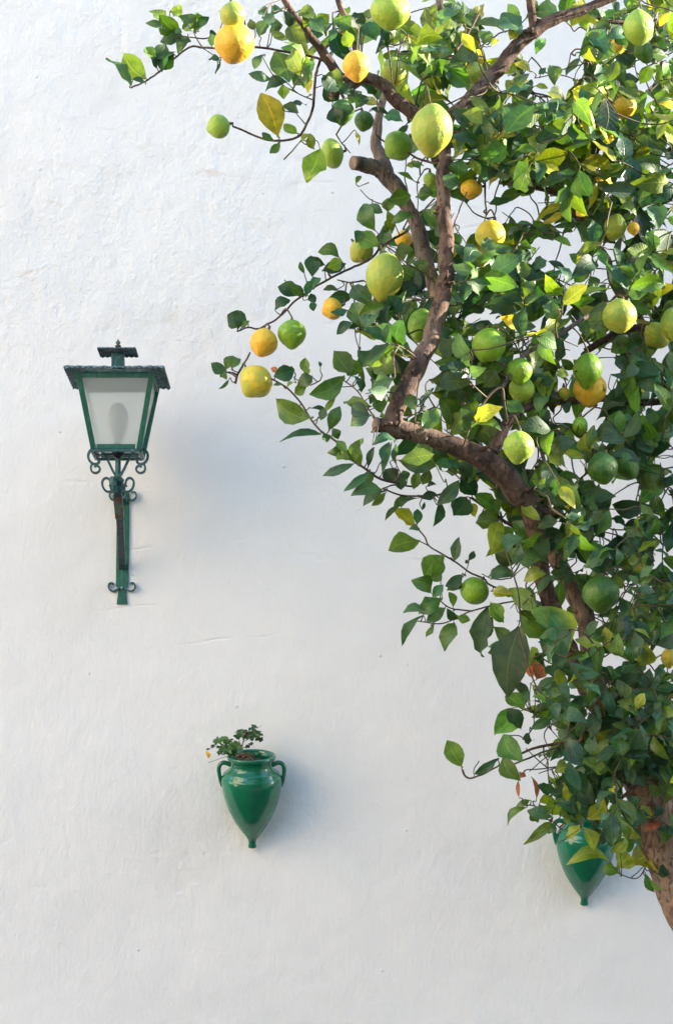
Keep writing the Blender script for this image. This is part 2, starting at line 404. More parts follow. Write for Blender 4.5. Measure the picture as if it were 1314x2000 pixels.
house('sun_block_house', 'unseen plain grey house added beside the courtyard to block low sun from the cream house', 7.0, 13.0, -14.0, -2.7, 7.1, M_HOUSE3, [])  # out of view, added to keep the sun off the cream house's lower part

# ---------------------------------------------------------------- wall lantern
def build_lantern():
    CX, CY = -0.655, -0.33
    root = empty('wall_lantern', (CX, 0, 2.9), 'green iron wall lantern with frosted panes on a scrolled bracket, fixed to the white wall', 'lantern')
    zb, zt = 3.131, 3.350; hb, ht = 0.074, 0.116
    C = lambda sx, sy, h, z: Vector((CX + sx * h, CY + sy * h, z))
    for sx, sy in ((-1, -1), (1, -1), (1, 1), (-1, 1)):
        m = MB(); m.bar(C(sx, sy, hb - .006, zb), C(sx, sy, ht - .006, zt), 0.016, 0.013); m.build('corner_post', M_IRON_G, root, bevel=0.0012)
    q = [(-1, -1), (1, -1), (1, 1), (-1, 1)]
    for i in range(4):
        a, b = q[i], q[(i + 1) % 4]
        dirv = Vector((b[0] - a[0], b[1] - a[1], 0)).normalized()
        nrm = Vector((a[0] + b[0], a[1] + b[1], 0)).normalized()
        for nm, h, z, hh in (('bottom_rail', hb, zb + 0.006, 0.014), ('top_rail', ht, zt - 0.008, 0.016)):
            p0 = C(a[0], a[1], h - .007, z) + dirv * 0.010; p1 = C(b[0], b[1], h - .007, z) - dirv * 0.010
            m = MB(); m.bar(p0, p1, hh, 0.010, up=nrm); m.build(nm, M_IRON_G, root, bevel=0.001)
        k = 0.010
        g0, g1 = C(*a, hb - k, zb + 0.010) + dirv * .004, C(*b, hb - k, zb + 0.010) - dirv * .004
        g2, g3 = C(*b, ht - k, zt - 0.010) - dirv * .004, C(*a, ht - k, zt - 0.010) + dirv * .004
        off = nrm * -0.003
        m = MB(); m.add([g0, g1, g2, g3, g0 + off, g1 + off, g2 + off, g3 + off], [(0, 1, 2, 3), (7, 6, 5, 4), (0, 4, 5, 1), (1, 5, 6, 2), (2, 6, 7, 3), (3, 7, 4, 0)])
        m.build('glass_pane', M_GLASS, root)
        # glazing clips
        mid = (g2 + g3) / 2
    # roof: shallow hipped sheet with a wavy rim
    def wavy_roof(name, half, zc, rise, inner, wl, amp, mat):
        m = MB(); rings = [1.0, 0.93, 0.7, 0.45, inner / half]
        per = []; n = 44
        for i in range(4):
            a, b = q[i], q[(i + 1) % 4]
            for k in range(n):
                t = k / n; per.append((a[0] + (b[0] - a[0]) * t, a[1] + (b[1] - a[1]) * t, (i * n + k)))
        N = len(per); L = 8 * half / N
        for ri, r in enumerate(rings):
            for (x, y, k) in per:
                wv = amp * math.cos(2 * PI * k * L / wl) * (1.0, 0.9, 0.5, 0.2, 0)[ri]
                edge = -0.003 if ri == 0 else 0.0
                m.v.append((CX + x * half * r, CY + y * half * r, zc + rise * (1 - r) + wv + edge))
        for ri in range(len(rings) - 1):
            for k in range(N):
                a = ri * N + k; b = ri * N + (k + 1) % N; m.f.append((a, b, b + N, a + N))
        m.f.append(tuple((len(rings) - 1) * N + k for k in range(N)))
        o = m.build(name, mat, root, smooth=True)
        s = o.modifiers.new('thickness', 'SOLIDIFY'); s.thickness = 0.0009; return o
    wavy_roof('roof', 0.149, 3.358, 0.030, 0.02, 0.0165, 0.0042, M_ROOF)
    m = MB(); m.box((CX, CY, 3.405), (0.038, 0.038, 0.052)); m.build('chimney', M_IRON, root, bevel=0.002)
    wavy_roof('chimney_cap', 0.058, 3.434, 0.014, 0.012, 0.0145, 0.0016, M_IRON_D)
    m = MB(); m.lathe([(0.004, 0), (0.009, 0.004), (0.009, 0.007), (0.004, 0.010), (0.007, 0.014), (0.007, 0.018), (0.003, 0.021), (0.0025, 0.024), (0.0008, 0.027)], 12)
    f = m.build('finial', M_RUST, root, smooth=True, loc=(0, CY, 3.446 - 2.9)); 
    # bulb and socket
    m = MB(); m.lathe([(0.010, 0.0), (0.014, 0.018), (0.017, 0.03), (0.027, 0.052), (0.033, 0.075), (0.032, 0.098), (0.022, 0.120), (0.008, 0.130), (0.001, 0.131)], 24)
    m.build('bulb', M_BULB, root, smooth=True, loc=(0, CY, 3.150 - 2.9))
    m = MB(); m.lathe([(0.003, -0.020), (0.013, -0.014), (0.018, -0.004), (0.019, 0.006), (0.019, 0.020), (0.015, 0.022)], 20)
    m.build('bulb_socket', M_BLACK, root, smooth=True, loc=(0, CY, 3.133 - 2.9))
    # under-frame the box rests on
    m = MB()
    for i in range(4):
        a, b = q[i], q[(i + 1) % 4]; dv = Vector((b[0] - a[0], b[1] - a[1], 0)).normalized()
        m.bar(C(*a, hb - .003, zb - 0.006) + dv * (0.005 if i % 2 else 0), C(*b, hb - .003, zb - 0.006) - dv * (0.005 if i % 2 else 0), 0.010, 0.008, up=Vector((0, 0, 1)))
    m.bar((CX - 0.012, CY, zb - .007), (CX - hb + .010, CY, zb - .007), 0.014, 0.004, up=Vector((0, 0, 1)))
    m.bar((CX + 0.012, CY, zb - .007), (CX + hb - .010, CY, zb - .007), 0.014, 0.004, up=Vector((0, 0, 1)))
    m.build('base_frame', M_IRON, root, bevel=0.001)
    zj = 3.045
    m = MB(); m.tube([(CX, CY, zj - .01), (CX, CY, zb - 0.018)], [0.0085, 0.0085], 12); m.build('stem', M_IRON, root, smooth=False)
    # crop coordinates of the ironwork: 5.714 crop px per photo px
    k = 0.001538 / 5.714
    def W(cx, cy, mirror=1, y=CY): return Vector((CX + mirror * (cx - 440) * k, y, 1.6 + (1880 - (850 + cy / 5.714)) * 0.001538))
    outer = [(428, 478), (380, 395), (335, 300), (290, 215), (235, 165), (180, 150), (130, 175), (108, 228), (122, 285), (165, 322), (205, 322), (228, 298), (220, 268), (195, 258)]
    curl = [(150, 322), (138, 365), (150, 408), (190, 424), (226, 408), (238, 378), (222, 350), (195, 345), (178, 360)]
    for s in (1, -1):
        m = MB()
        m.ribbon([W(p[0], p[1], s) for p in smooth_poly(outer, 5)], (0, 1, 0), 0.012, 0.0072)
        m.ribbon([W(p[0], p[1], s) for p in smooth_poly(curl, 5)], (0, 1, 0), 0.012, 0.0060)
        m.build('support_scroll', M_IRON, root, bevel=0.0006)
    small = [(425, 560), (385, 612), (340, 634), (292, 620), (262, 575), (256, 522), (280, 486), (318, 482), (345, 512), (352, 555), (338, 575)]
    for ang in (0, 1, 2, 3):
        m = MB(); pts = []
        for p in smooth_poly(small, 5):
            r = (440 - p[0]) * k * 0.95; z = W(0, p[1]).z
            a = math.radians((180, 0, 250, 75)[ang]); pts.append(Vector((CX + r * math.cos(a), CY + r * math.sin(a), z + (0, 0, -.004, -.012)[ang])))
        a = math.radians((180, 0, 250, 75)[ang])
        m.ribbon(pts, (-math.sin(a), math.cos(a), 0), 0.013, 0.0062)
        m.build('collar_scroll', M_IRON_D if ang == 0 else M_IRON, root, bevel=0.0006)
    m = MB(); m.tube([W(440, 470), W(440, 500), W(440, 525), W(440, 560)], [0.012, 0.019, 0.017, 0.011], 14); m.build('collar', M_IRON, root, smooth=True)
    # bracket arm: from the foot of the wall plate out and up to the lantern
    PX = -0.667
    armp = [(PX, -0.012, 2.835), (PX + .002, -0.06, 2.852), (PX + .006, -0.14, 2.895), (PX + .010, -0.24, 2.955), (CX - .002, -0.315, 3.005), (CX, CY, 3.045)]
    ap = [Vector(tuple(p)) for p in smooth_poly(armp, 5)]
    m = MB(); m.ribbon(ap, (1, 0, 0), 0.022, 0.020); m.build('bracket_arm', M_IRON_D, root, bevel=0.0015)
    m = MB(); n = len(ap); m.ribbon(ap[int(n * .60):int(n * .84)], (1, 0, 0), 0.0265, 0.0245); m.build('arm_band', M_RUST, root, bevel=0.0015)
    m = MB(); m.ribbon([Vector(tuple(p)) for p in smooth_poly([(PX + .006, -0.008, 3.035), (PX + .008, -0.09, 3.046), (PX + .010, -0.2, 3.050), (CX, CY + .012, 3.046)], 5)], (1, 0, 0), 0.016, 0.008); m.build('tie_bar', M_IRON, root, bevel=0.001)
    # wall plate
    def WP(cx, cy): return Vector((PX + (cx - 487) * 0.0016 / 5.714, -0.006, 1.6 + (1880 - (850 + cy / 5.714)) * 0.0016))
    m = MB(); outl = [(418, 640), (560, 640), (562, 1000), (556, 1400), (553, 1650), (548, 1690), (520, 1716), (530, 1800), (541, 1888), (420, 1888), (432, 1800), (444, 1716), (414, 1690), (412, 1650), (414, 1400), (420, 1000)]
    fr = [WP(*p) for p in outl]; n = len(fr); bk = [p + Vector((0, 0.0085, 0)) for p in fr]
    m.add(fr + bk, [tuple(reversed(range(n))), tuple(range(n, 2 * n))] + [(i, (i + 1) % n, n + (i + 1) % n, n + i) for i in range(n)])
    m.build('wall_plate', M_IRON_G, root, bevel=0.001)
    for side, base_y, sc_ in ((-1, 1705, 1), (1, 1705, 1), (-1, 690, 1), (1, 690, 1)):
        pts = [(30, 0), (60, 28), (95, 42), (130, 30), (148, -2), (140, -40), (112, -52), (92, -38)]
        c = 480 if base_y > 1000 else 492
        m = MB(); m.ribbon([WP(c + side * p[0], base_y + p[1]) + Vector((0, -.003, 0)) for p in smooth_poly(pts, 5)], (0, 1, 0), 0.012, 0.0048)
        m.build('wall_scroll', M_IRON, root, bevel=0.0005)
    for (cx, cy) in ((480, 1712), (492, 700)):
        m = MB(); c = WP(cx, cy) + Vector((0, -0.001, 0)); m.tube([c, c + Vector((0, -.003, 0)), c + Vector((0, -.0045, 0))], [0.006, 0.005, 0.002], 12)
        m.build('rivet', M_ROOF, root, smooth=True)
build_lantern()

# ---------------------------------------------------------------- amphora wall pots
def build_pot(px, py, label, first):
    d0 = 0.020; tilt = math.radians(19)
    tip = P(px, py, d0)
    root = empty('wall_planter', tuple(tip), label, 'planter', 'green glazed amphora pots hung on the wall')
    kr, kz = 0.000361, 0.000382
    prof = [(1165, 33), (1158, 36), (1130, 31), (1112, 33), (1095, 40), (1070, 58), (1045, 78), (1010, 106), (960, 141), (900, 176), (840, 204), (780, 226), (720, 244), (660, 256), (610, 262), (575, 260),
            (555, 252), (548, 242), (543, 243), (538, 232), (533, 234), (520, 214), (500, 192), (480, 181), (455, 180), (435, 190), (420, 203), (408, 209), (396, 209), (388, 203), (388, 192), (398, 182), (420, 172), (450, 166), (490, 172), (530, 205), (560, 220)]
    prof = [(w_ * kr, (1165 - y) * kz) for y, w_ in prof]
    m = MB(); m.lathe(prof, 72)
    body = m.build('body', M_GLAZE, root, smooth=True, loc=(0, 0, 0))
    for s in (-1, 1):
        pts = [(s * 178, 470, 0), (s * 225, 452, 0), (s * 262, 462, 0), (s * 279, 500, 0), (s * 276, 550, 0), (s * 264, 610, 0), (s * 250, 650, 0)]
        pp = [Vector((p[0] * kr, 0.0, (1165 - p[1]) * kz)) for p in smooth_poly(pts, 5)]
        m = MB(); n = len(pp); m.tube(pp, [0.0076 - 0.0022 * i / n for i in range(n)], 10)
        m.build('handle', M_GLAZE, root, smooth=True, loc=(0, 0, 0))
    m = MB(); N = 40
    m.v.append((0, 0, (1165 - 440) * kz + .006))
    for r in (0.33, 0.66, 1.0):
        for k_ in range(N):
            a = 2 * PI * k_ / N; rr = 168 * kr * r
            m.v.append((rr * math.cos(a), rr * math.sin(a), (1165 - 452) * kz + 0.006 * (1 - r) + 0.004 * mnoise.noise(Vector((math.cos(a) * r * 4, math.sin(a) * r * 4, px)))))
    for k_ in range(N): m.f.append((0, 1 + k_, 1 + (k_ + 1) % N))
    for q_ in range(2):
        for k_ in range(N):
            a = 1 + q_ * N + k_; b = 1 + q_ * N + (k_ + 1) % N; m.f.append((a, a + N, b + N, b))
    m.build('soil', M_SOIL, root, smooth=True, loc=(0, 0, 0))
    root.rotation_euler = (tilt, 0, 0)
    return root, tip, tilt
pot1, tip1, tilt1 = build_pot(493, 1655, 'green glazed amphora pot below the lantern, holding a scraggly dry-stemmed plant', True)
pot2, tip2, tilt2 = build_pot(1140, 1767, 'green glazed amphora pot half hidden behind the lowest lemon leaves', False)

# ---------------------------------------------------------------- leaves
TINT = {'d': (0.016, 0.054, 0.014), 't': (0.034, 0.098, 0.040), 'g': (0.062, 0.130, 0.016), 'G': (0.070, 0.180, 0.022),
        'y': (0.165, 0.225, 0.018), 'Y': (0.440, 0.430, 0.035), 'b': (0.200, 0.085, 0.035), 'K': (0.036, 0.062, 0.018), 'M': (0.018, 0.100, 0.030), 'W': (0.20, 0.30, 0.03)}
NS = 9                                               # stations along a leaf
class Leaf:
    __slots__ = ('v', 'uv', 'col', 'area')
LEAF_F = [(i * 5 + k, i * 5 + k + 1, (i + 1) * 5 + k + 1, (i + 1) * 5 + k) for i in range(NS - 1) for k in range(4)]
rl = random.Random(21)
def make_leaf(p0, p1, width, kind, flip=None, curly=0.0, tilt=0.5, serr=0.0):
    p0 = np.array(p0, float); p1 = np.array(p1, float)
    ax = p1 - p0; L = np.linalg.norm(ax); ax /= L
    n = np.array([rl.gauss(0, tilt), -1.0, rl.gauss(0.28, tilt * 0.8)])
    n -= ax * n.dot(ax); n /= np.linalg.norm(n); b = np.cross(n, ax)
    if flip is None: flip = rl.random() < (0.6 if kind in 'gyYKW' else 0.15)
    arch = rl.uniform(-0.04, 0.26) * L; droop = rl.uniform(-0.15, 0.22) * L
    fold = rl.uniform(0.03, 0.42); sick = rl.uniform(-0.16, 0.16) * L
    tw = rl.uniform(-0.9, 0.9) * (1 + curly); wa = rl.uniform(0.02, 0.09) * (1 + 2.5 * curly); ph = rl.uniform(0, 6.3); wf = rl.uniform(1.5, 3.2)
    pk = rl.uniform(0.86, 1.14)
    tint = np.array(TINT[kind]) * rl.uniform(0.72, 1.45); tint[0] *= rl.uniform(0.75, 1.4)
    lf = Leaf(); V = []; UV = []; C = []
    for i in range(NS):
        t = i / (NS - 1)
        tt = 0.5 - 0.5 * math.cos(PI * t)
        w_ = (math.sin(PI * tt ** pk)) ** 0.95 * width / 2 if 0 < i < NS - 1 else width * (0.05 if i == 0 else 0.008)
        c = p0 + ax * L * tt + n * (arch * math.sin(PI * tt)) + b * sick * math.sin(PI * tt) - n * droop * tt * tt
        if curly: c = c - n * L * 0.25 * curly * tt * tt
        a = tw * (tt - 0.3); bb = b * math.cos(a) + n * math.sin(a); nn = n * math.cos(a) - b * math.sin(a)
        for k in range(5):
            v = (k - 2) / 2
            off = bb * v * w_ * math.cos(fold * abs(v)) + nn * (abs(v) ** 1.3 * w_ * fold) + nn * (wa * width * math.sin(wf * 2 * PI * tt + ph + (1.3 if v < 0 else 0)) * v * v)
            V.append(c + off); UV.append((tt, v))
            if kind == 'M':
                e = max(0, abs(v) * 1.0 + 0.35 * math.sin(tt * 40) * abs(v) - 0.35) if v > 0 else 0; e = min(1, e * 1.3)
                C.append(tint * (1 - e) + np.array((0.34, 0.42, 0.02)) * e)
            elif kind == 'y' and tt > 0.8: C.append(tint * 0.8 + np.array((0.30, 0.26, 0.02)) * 0.25)
            else: C.append(tint)
    lf.v = np.array(V); lf.uv = np.array(UV); lf.col = np.array(C)
    lf.area = L * width
    # winding: upper side towards +n unless flipped
    if flip: lf.v = lf.v.reshape(NS, 5, 3)[:, ::-1, :].reshape(-1, 3); lf.uv = lf.uv.reshape(NS, 5, 2)[:, ::-1, :].reshape(-1, 2); lf.col = lf.col.reshape(NS, 5, 3)[:, ::-1, :].reshape(-1, 3)
    return lf
def leaf_mesh(name, lfs, parent):
    nv = NS * 5; V = np.concatenate([l.v for l in lfs]); n = len(lfs)
    F_ = np.array(LEAF_F); F_ = np.concatenate([F_ + i * nv for i in range(n)])
    me = bpy.data.meshes.new(name); me.vertices.add(len(V)); me.vertices.foreach_set('co', (V - np.array(parent['origin'])).ravel())
    nf = len(F_); me.loops.add(nf * 4); me.loops.foreach_set('vertex_index', F_.ravel()); me.polygons.add(nf)
    me.polygons.foreach_set('loop_start', np.arange(nf) * 4)
    me.polygons.foreach_set('use_smooth', np.ones(nf, bool))
    me.update(calc_edges=True)
    UV = np.concatenate([l.uv for l in lfs]); ul = me.uv_layers.new(name='leaf_uv'); ul.data.foreach_set('uv', UV[F_.ravel()].ravel())
    Cc = np.concatenate([l.col for l in lfs]); at = me.color_attributes.new('tint', 'FLOAT_COLOR', 'POINT')
    at.data.foreach_set('color', np.concatenate([Cc, np.ones((len(Cc), 1))], 1).ravel())
    me.materials.append(M_LEAF)
    o = bpy.data.objects.new(name, me); COL.objects.link(o); o.parent = parent
    return o

# ---------------------------------------------------------------- the lemon tree
CR = {'A': (200, 0, 2.857), 'B': (640, 0, 3.65), 'C': (980, 0, 3.934), 'D': (400, 460, 3.285), 'E': (640, 400, 3.65), 'F': (960, 400, 3.712),
      'G': (600, 850, 3.285), 'H': (940, 850, 3.513), 'I': (850, 1200, 2.832), 'J': (850, 1400, 2.832), 'Z': (0, 0, 1.0)}
def U(c, x, y): ox, oy, s = CR[c]; return ox + x / s, oy + y / s

# limbs: name, material, [(px, py, radius px, metres from the wall)]
LIMBS = [
 ('trunk', M_BARKT, [(1520, 2900, 62, 1.50), (1500, 2500, 58, 1.50), (1430, 2050, 54, 1.50), (1375, 1860, 52, 1.50), (1325, 1740, 50, 1.50), (1288, 1640, 52, 1.50), (1264, 1545, 54, 1.50), (1238, 1480, 46, 1.50), (1212, 1428, 34, 1.50)]),
 ('branch', M_BARK, [(1225, 1450, 32, 1.50), (1190, 1400, 30, 1.50), (1150, 1350, 26, 1.50), (1118, 1285, 23, 1.52), (1086, 1215, 22, 1.54), (1062, 1135, 22, 1.58), (1050, 1062, 23, 1.62), (1036, 1000, 27, 1.66), (1000, 948, 31, 1.70), (958, 905, 30, 1.72), (900, 876, 25, 1.74), (830, 852, 22, 1.76), (775, 836, 23, 1.78), (733, 829, 17, 1.80)]),
 ('branch', M_BARK, [(764, 832, 22, 1.79), (776, 795, 23, 1.79), (800, 745, 24, 1.78), (826, 690, 24, 1.76), (850, 630, 22, 1.74), (866, 560, 20, 1.72), (871, 500, 19, 1.70), (867, 420, 18, 1.68), (864, 345, 17, 1.66), (869, 288, 15, 1.64), (880, 232, 14, 1.62), (912, 196, 15, 1.60), (958, 150, 17, 1.58), (1000, 102, 16, 1.56), (1040, 62, 15, 1.55), (1084, 36, 13, 1.54), (1136, 20, 11, 1.52), (1230, -20, 9, 1.5)]),
 ('branch', M_BARK, [(1040, 66, 10, 1.55), (1036, 30, 10, 1.56), (1030, -30, 8, 1.58)]),
 ('branch', M_BARK, [(878, 268, 11, 1.64), (845, 246, 14, 1.64), (806, 222, 16, 1.64), (770, 192, 15, 1.64), (742, 163, 14, 1.64), (712, 152, 13, 1.65), (678, 164, 12, 1.66), (640, 116, 11, 1.68), (608, 72, 9, 1.70), (570, 24, 8, 1.72), (545, -20, 7, 1.74)]),
 ('branch', M_BARK, [(682, 162, 10, 1.66), (664, 176, 8, 1.67), (646, 189, 6, 1.68)]),
 ('branch', M_BARK, [(700, 152, 10, 1.65), (696, 110, 9, 1.64), (688, 70, 8, 1.62), (668, 20, 7, 1.60), (650, -30, 6, 1.60)]),
 ('branch', M_BARKT, [(1200, 1415, 30, 1.50), (1166, 1345, 25, 1.46), (1150, 1275, 22, 1.42), (1138, 1200, 21, 1.40), (1104, 1130, 20, 1.40), (1068, 1062, 17, 1.38), (1030, 1010, 14, 1.36), (968, 950, 12, 1.32), (922, 856, 13, 1.28), (884, 745, 13, 1.24), (866, 655, 13, 1.22), (848, 570, 16, 1.20)]),
 ('branch', M_BARKG, [(850, 580, 15, 1.20), (838, 530, 18, 1.20), (822, 470, 18, 1.19), (800, 412, 16, 1.18), (778, 372, 18, 1.18), (745, 335, 19, 1.18), (712, 322, 17, 1.20), (690, 318, 15, 1.22)]),
 ('branch', M_BARKG, [(764, 352, 15, 1.18), (746, 318, 16, 1.16), (736, 290, 14, 1.14), (737, 240, 10, 1.12), (750, 180, 8, 1.10)]),
 ('branch', M_BARK, [(962, 886, 15, 1.72), (972, 858, 14, 1.70), (988, 826, 12, 1.67), (1020, 800, 10, 1.62), (1070, 786, 9, 1.56), (1130, 782, 9, 1.5), (1192, 778, 8, 1.45), (1250, 786, 8, 1.42), (1340, 780, 8, 1.40)]),
 ('branch', M_BARK, [(1038, 992, 12, 1.66), (1062, 1000, 10, 1.66), (1092, 1001, 8, 1.66)]),
 ('branch', M_TWIG, [(990, 832, 3.5, 1.68), (984, 790, 3.5, 1.70), (979, 758, 4, 1.71), (958, 768, 3, 1.72), (934, 802, 2.5, 1.73)]),
 ('branch', M_BARKG, [(979, 758, 4, 1.71), (1014, 704, 5, 1.70), (1050, 676, 6, 1.68), (1090, 655, 6, 1.66), (1135, 624, 5, 1.64), (1190, 590, 4, 1.60)]),
 ('branch', M_BARK, [(1143, 686, 8, 1.42), (1180, 664, 8, 1.44), (1212, 646, 8, 1.44), (1270, 640, 9, 1.42), (1350, 660, 10, 1.4)]),
 ('branch', M_BARK, [(975, 356, 4.5, 1.30), (1010, 361, 5.5, 1.32), (1045, 366, 6, 1.34), (1089, 378, 7, 1.36), (1112, 400, 7.5, 1.37), (1134, 430, 8, 1.38), (1162, 470, 7, 1.38), (1186, 506, 7, 1.38), (1200, 560, 8, 1.38), (1260, 640, 9, 1.40)]),
 ('branch', M_BARK, [(1071, 990, 5, 1.64), (1070, 950, 5, 1.62), (1066, 915, 4.5, 1.60), (1050, 860, 4, 1.58)]),
 ('branch', M_BARK, [(1290, 1600, 18, 1.48), (1340, 1500, 16, 1.46), (1390, 1380, 14, 1.42), (1380, 1200, 13, 1.40), (1350, 1050, 11, 1.40), (1345, 930, 10, 1.40), (1355, 800, 9, 1.36), (1350, 660, 9, 1.34), (1335, 480, 7, 1.32), (1322, 330, 5, 1.32), (1300, 180, 4, 1.32), (1280, 60, 3, 1.32)]),
 ('branch', M_BARK, [(1190, 1584, 4, 1.62), (1215, 1556, 4, 1.62), (1248, 1532, 4.5, 1.60), (1280, 1526, 5, 1.56)]),
 ('branch', M_BARK, [(1200, 1398, 14, 1.54), (1160, 1396, 8, 1.58), (1138, 1430, 5, 1.60), (1130, 1448, 5, 1.60), (1090, 1452, 4, 1.58), (1040, 1462, 3, 1.56), (1005, 1478, 2.5, 1.55)]),
 ('branch', M_BARKG, [(859, 20, 9, 1.15), (858, -30, 9, 1.15)]),
 ('branch', M_BARK, [(1150, 20, 8, 1.5), (1180, 40, 5, 1.48), (1220, 44, 4, 1.46), (1236, 46, 3, 1.45)]),
]
SUNLIT = (0, 1, 5, 6, 14)      # fruit that the low sun reaches through openings in the crown
tree_base = P(1520, 2900, 1.50); tree_base.z = 0.0
tree = empty('lemon_tree', tuple(tree_base), 'leafy lemon tree with knobbly brown limbs spreading in front of the white wall', 'tree')
SK = []            # skeleton nodes: px, py, d, r
for li_, (nm, mat, pts) in enumerate(LIMBS):
    sp = smooth_poly(pts, 7)
    P3 = []; R3 = []
    for x, y, r, d in sp:
        s = (CAM_D - d) / F
        jx = 1.2 * mnoise.noise(Vector((x * .03, y * .03, 1.7))) * min(r, 14) * 0.35
        p = P(x + jx, y, d)
        if nm == 'trunk': p.z = max(p.z, -0.1)
        P3.append(p); R3.append(r * s * ((0.77 if li_ in (1, 2) and y > 300 else 0.86) if nm == 'branch' else 0.84)); SK.append((x, y, d, r))
    m = MB(); m.tube(P3, R3, 16 if R3[0] > .012 else 10, rough=0.13 if mat is not M_TWIG else 0.05, seed=len(SK))
    m.build(nm, mat, tree, smooth=True)
SKA = np.array(SK)
KEEP = np.array([q for i in (1, 2, 4) for q in smooth_poly(LIMBS[i][2], 7) if q[1] < 1010])       # limbs that stay in view
KEEP2 = np.array([q for i in (8, 9) for q in smooth_poly(LIMBS[i][2], 7)] + [q for q in smooth_poly(LIMBS[0][2], 7) if 1690 < q[1]] + [q for i in (1, 7) for q in smooth_poly(LIMBS[i][2], 7) if 1150 < q[1] < 1225])

def depth_field(x, y):
    dd = (SKA[:, 0] - x) ** 2 + (SKA[:, 1] - y) ** 2 + 400
    wt = 1 / dd ** 1.5
    return float((wt * SKA[:, 2]).sum() / wt.sum()) + 0.14 * mnoise.noise(Vector((x * .006, y * .006, 4.2)))

M_CUT = simple_mat('sawn_wood', (0.30, 0.20, 0.13), 0.85, 0.4, 40, bump=0.002)
for li_ in (1, 5, 8):
    a_, b_ = LIMBS[li_][2][-1], LIMBS[li_][2][-2]
    pa, pb = P(*a_[:2], a_[3]), P(*b_[:2], b_[3]); dr = (pa - pb).normalized(); rr = a_[2] * 0.00136 * (0.77 if li_ == 1 else 0.86)
    m = MB(); m.tube([pa - dr * .004, pa + dr * .001, pa + dr * .003, pa + dr * .0032], [rr * 1.08, rr * 1.06, rr * .92, rr * .3], 14, rough=.08)
    m.build('cut_end', M_CUT, tree, smooth=False)
# knobs and pruning scars on the big limbs
m = MB()
for i in range(46):
    x, y, r, d = KEEP[rl.randrange(len(KEEP))]
    s = (CAM_D - d) / F; a = rl.uniform(-PI, PI) ; c = P(x, y, d)
    dirv = Vector((math.cos(a), -abs(math.sin(a)) * 0.8 - 0.1, rl.uniform(-.4, .6))).normalized()
    p0 = c + dirv * r * s * 0.8; ln = rl.uniform(0.25, 0.7) * min(r, 16) * s * (1.0 if rl.random() < .8 else 2.2)
    rr = rl.uniform(0.12, 0.26) * min(r, 20) * s
    m.tube([p0, p0 + dirv * ln * .6, p0 + dirv * (ln + rr)], [rr * 1.3, rr, rr * .55], 7, rough=.2, seed=i)
k = m.build('bark_knobs', M_BARK, tree, smooth=True); k['kind'] = 'stuff'

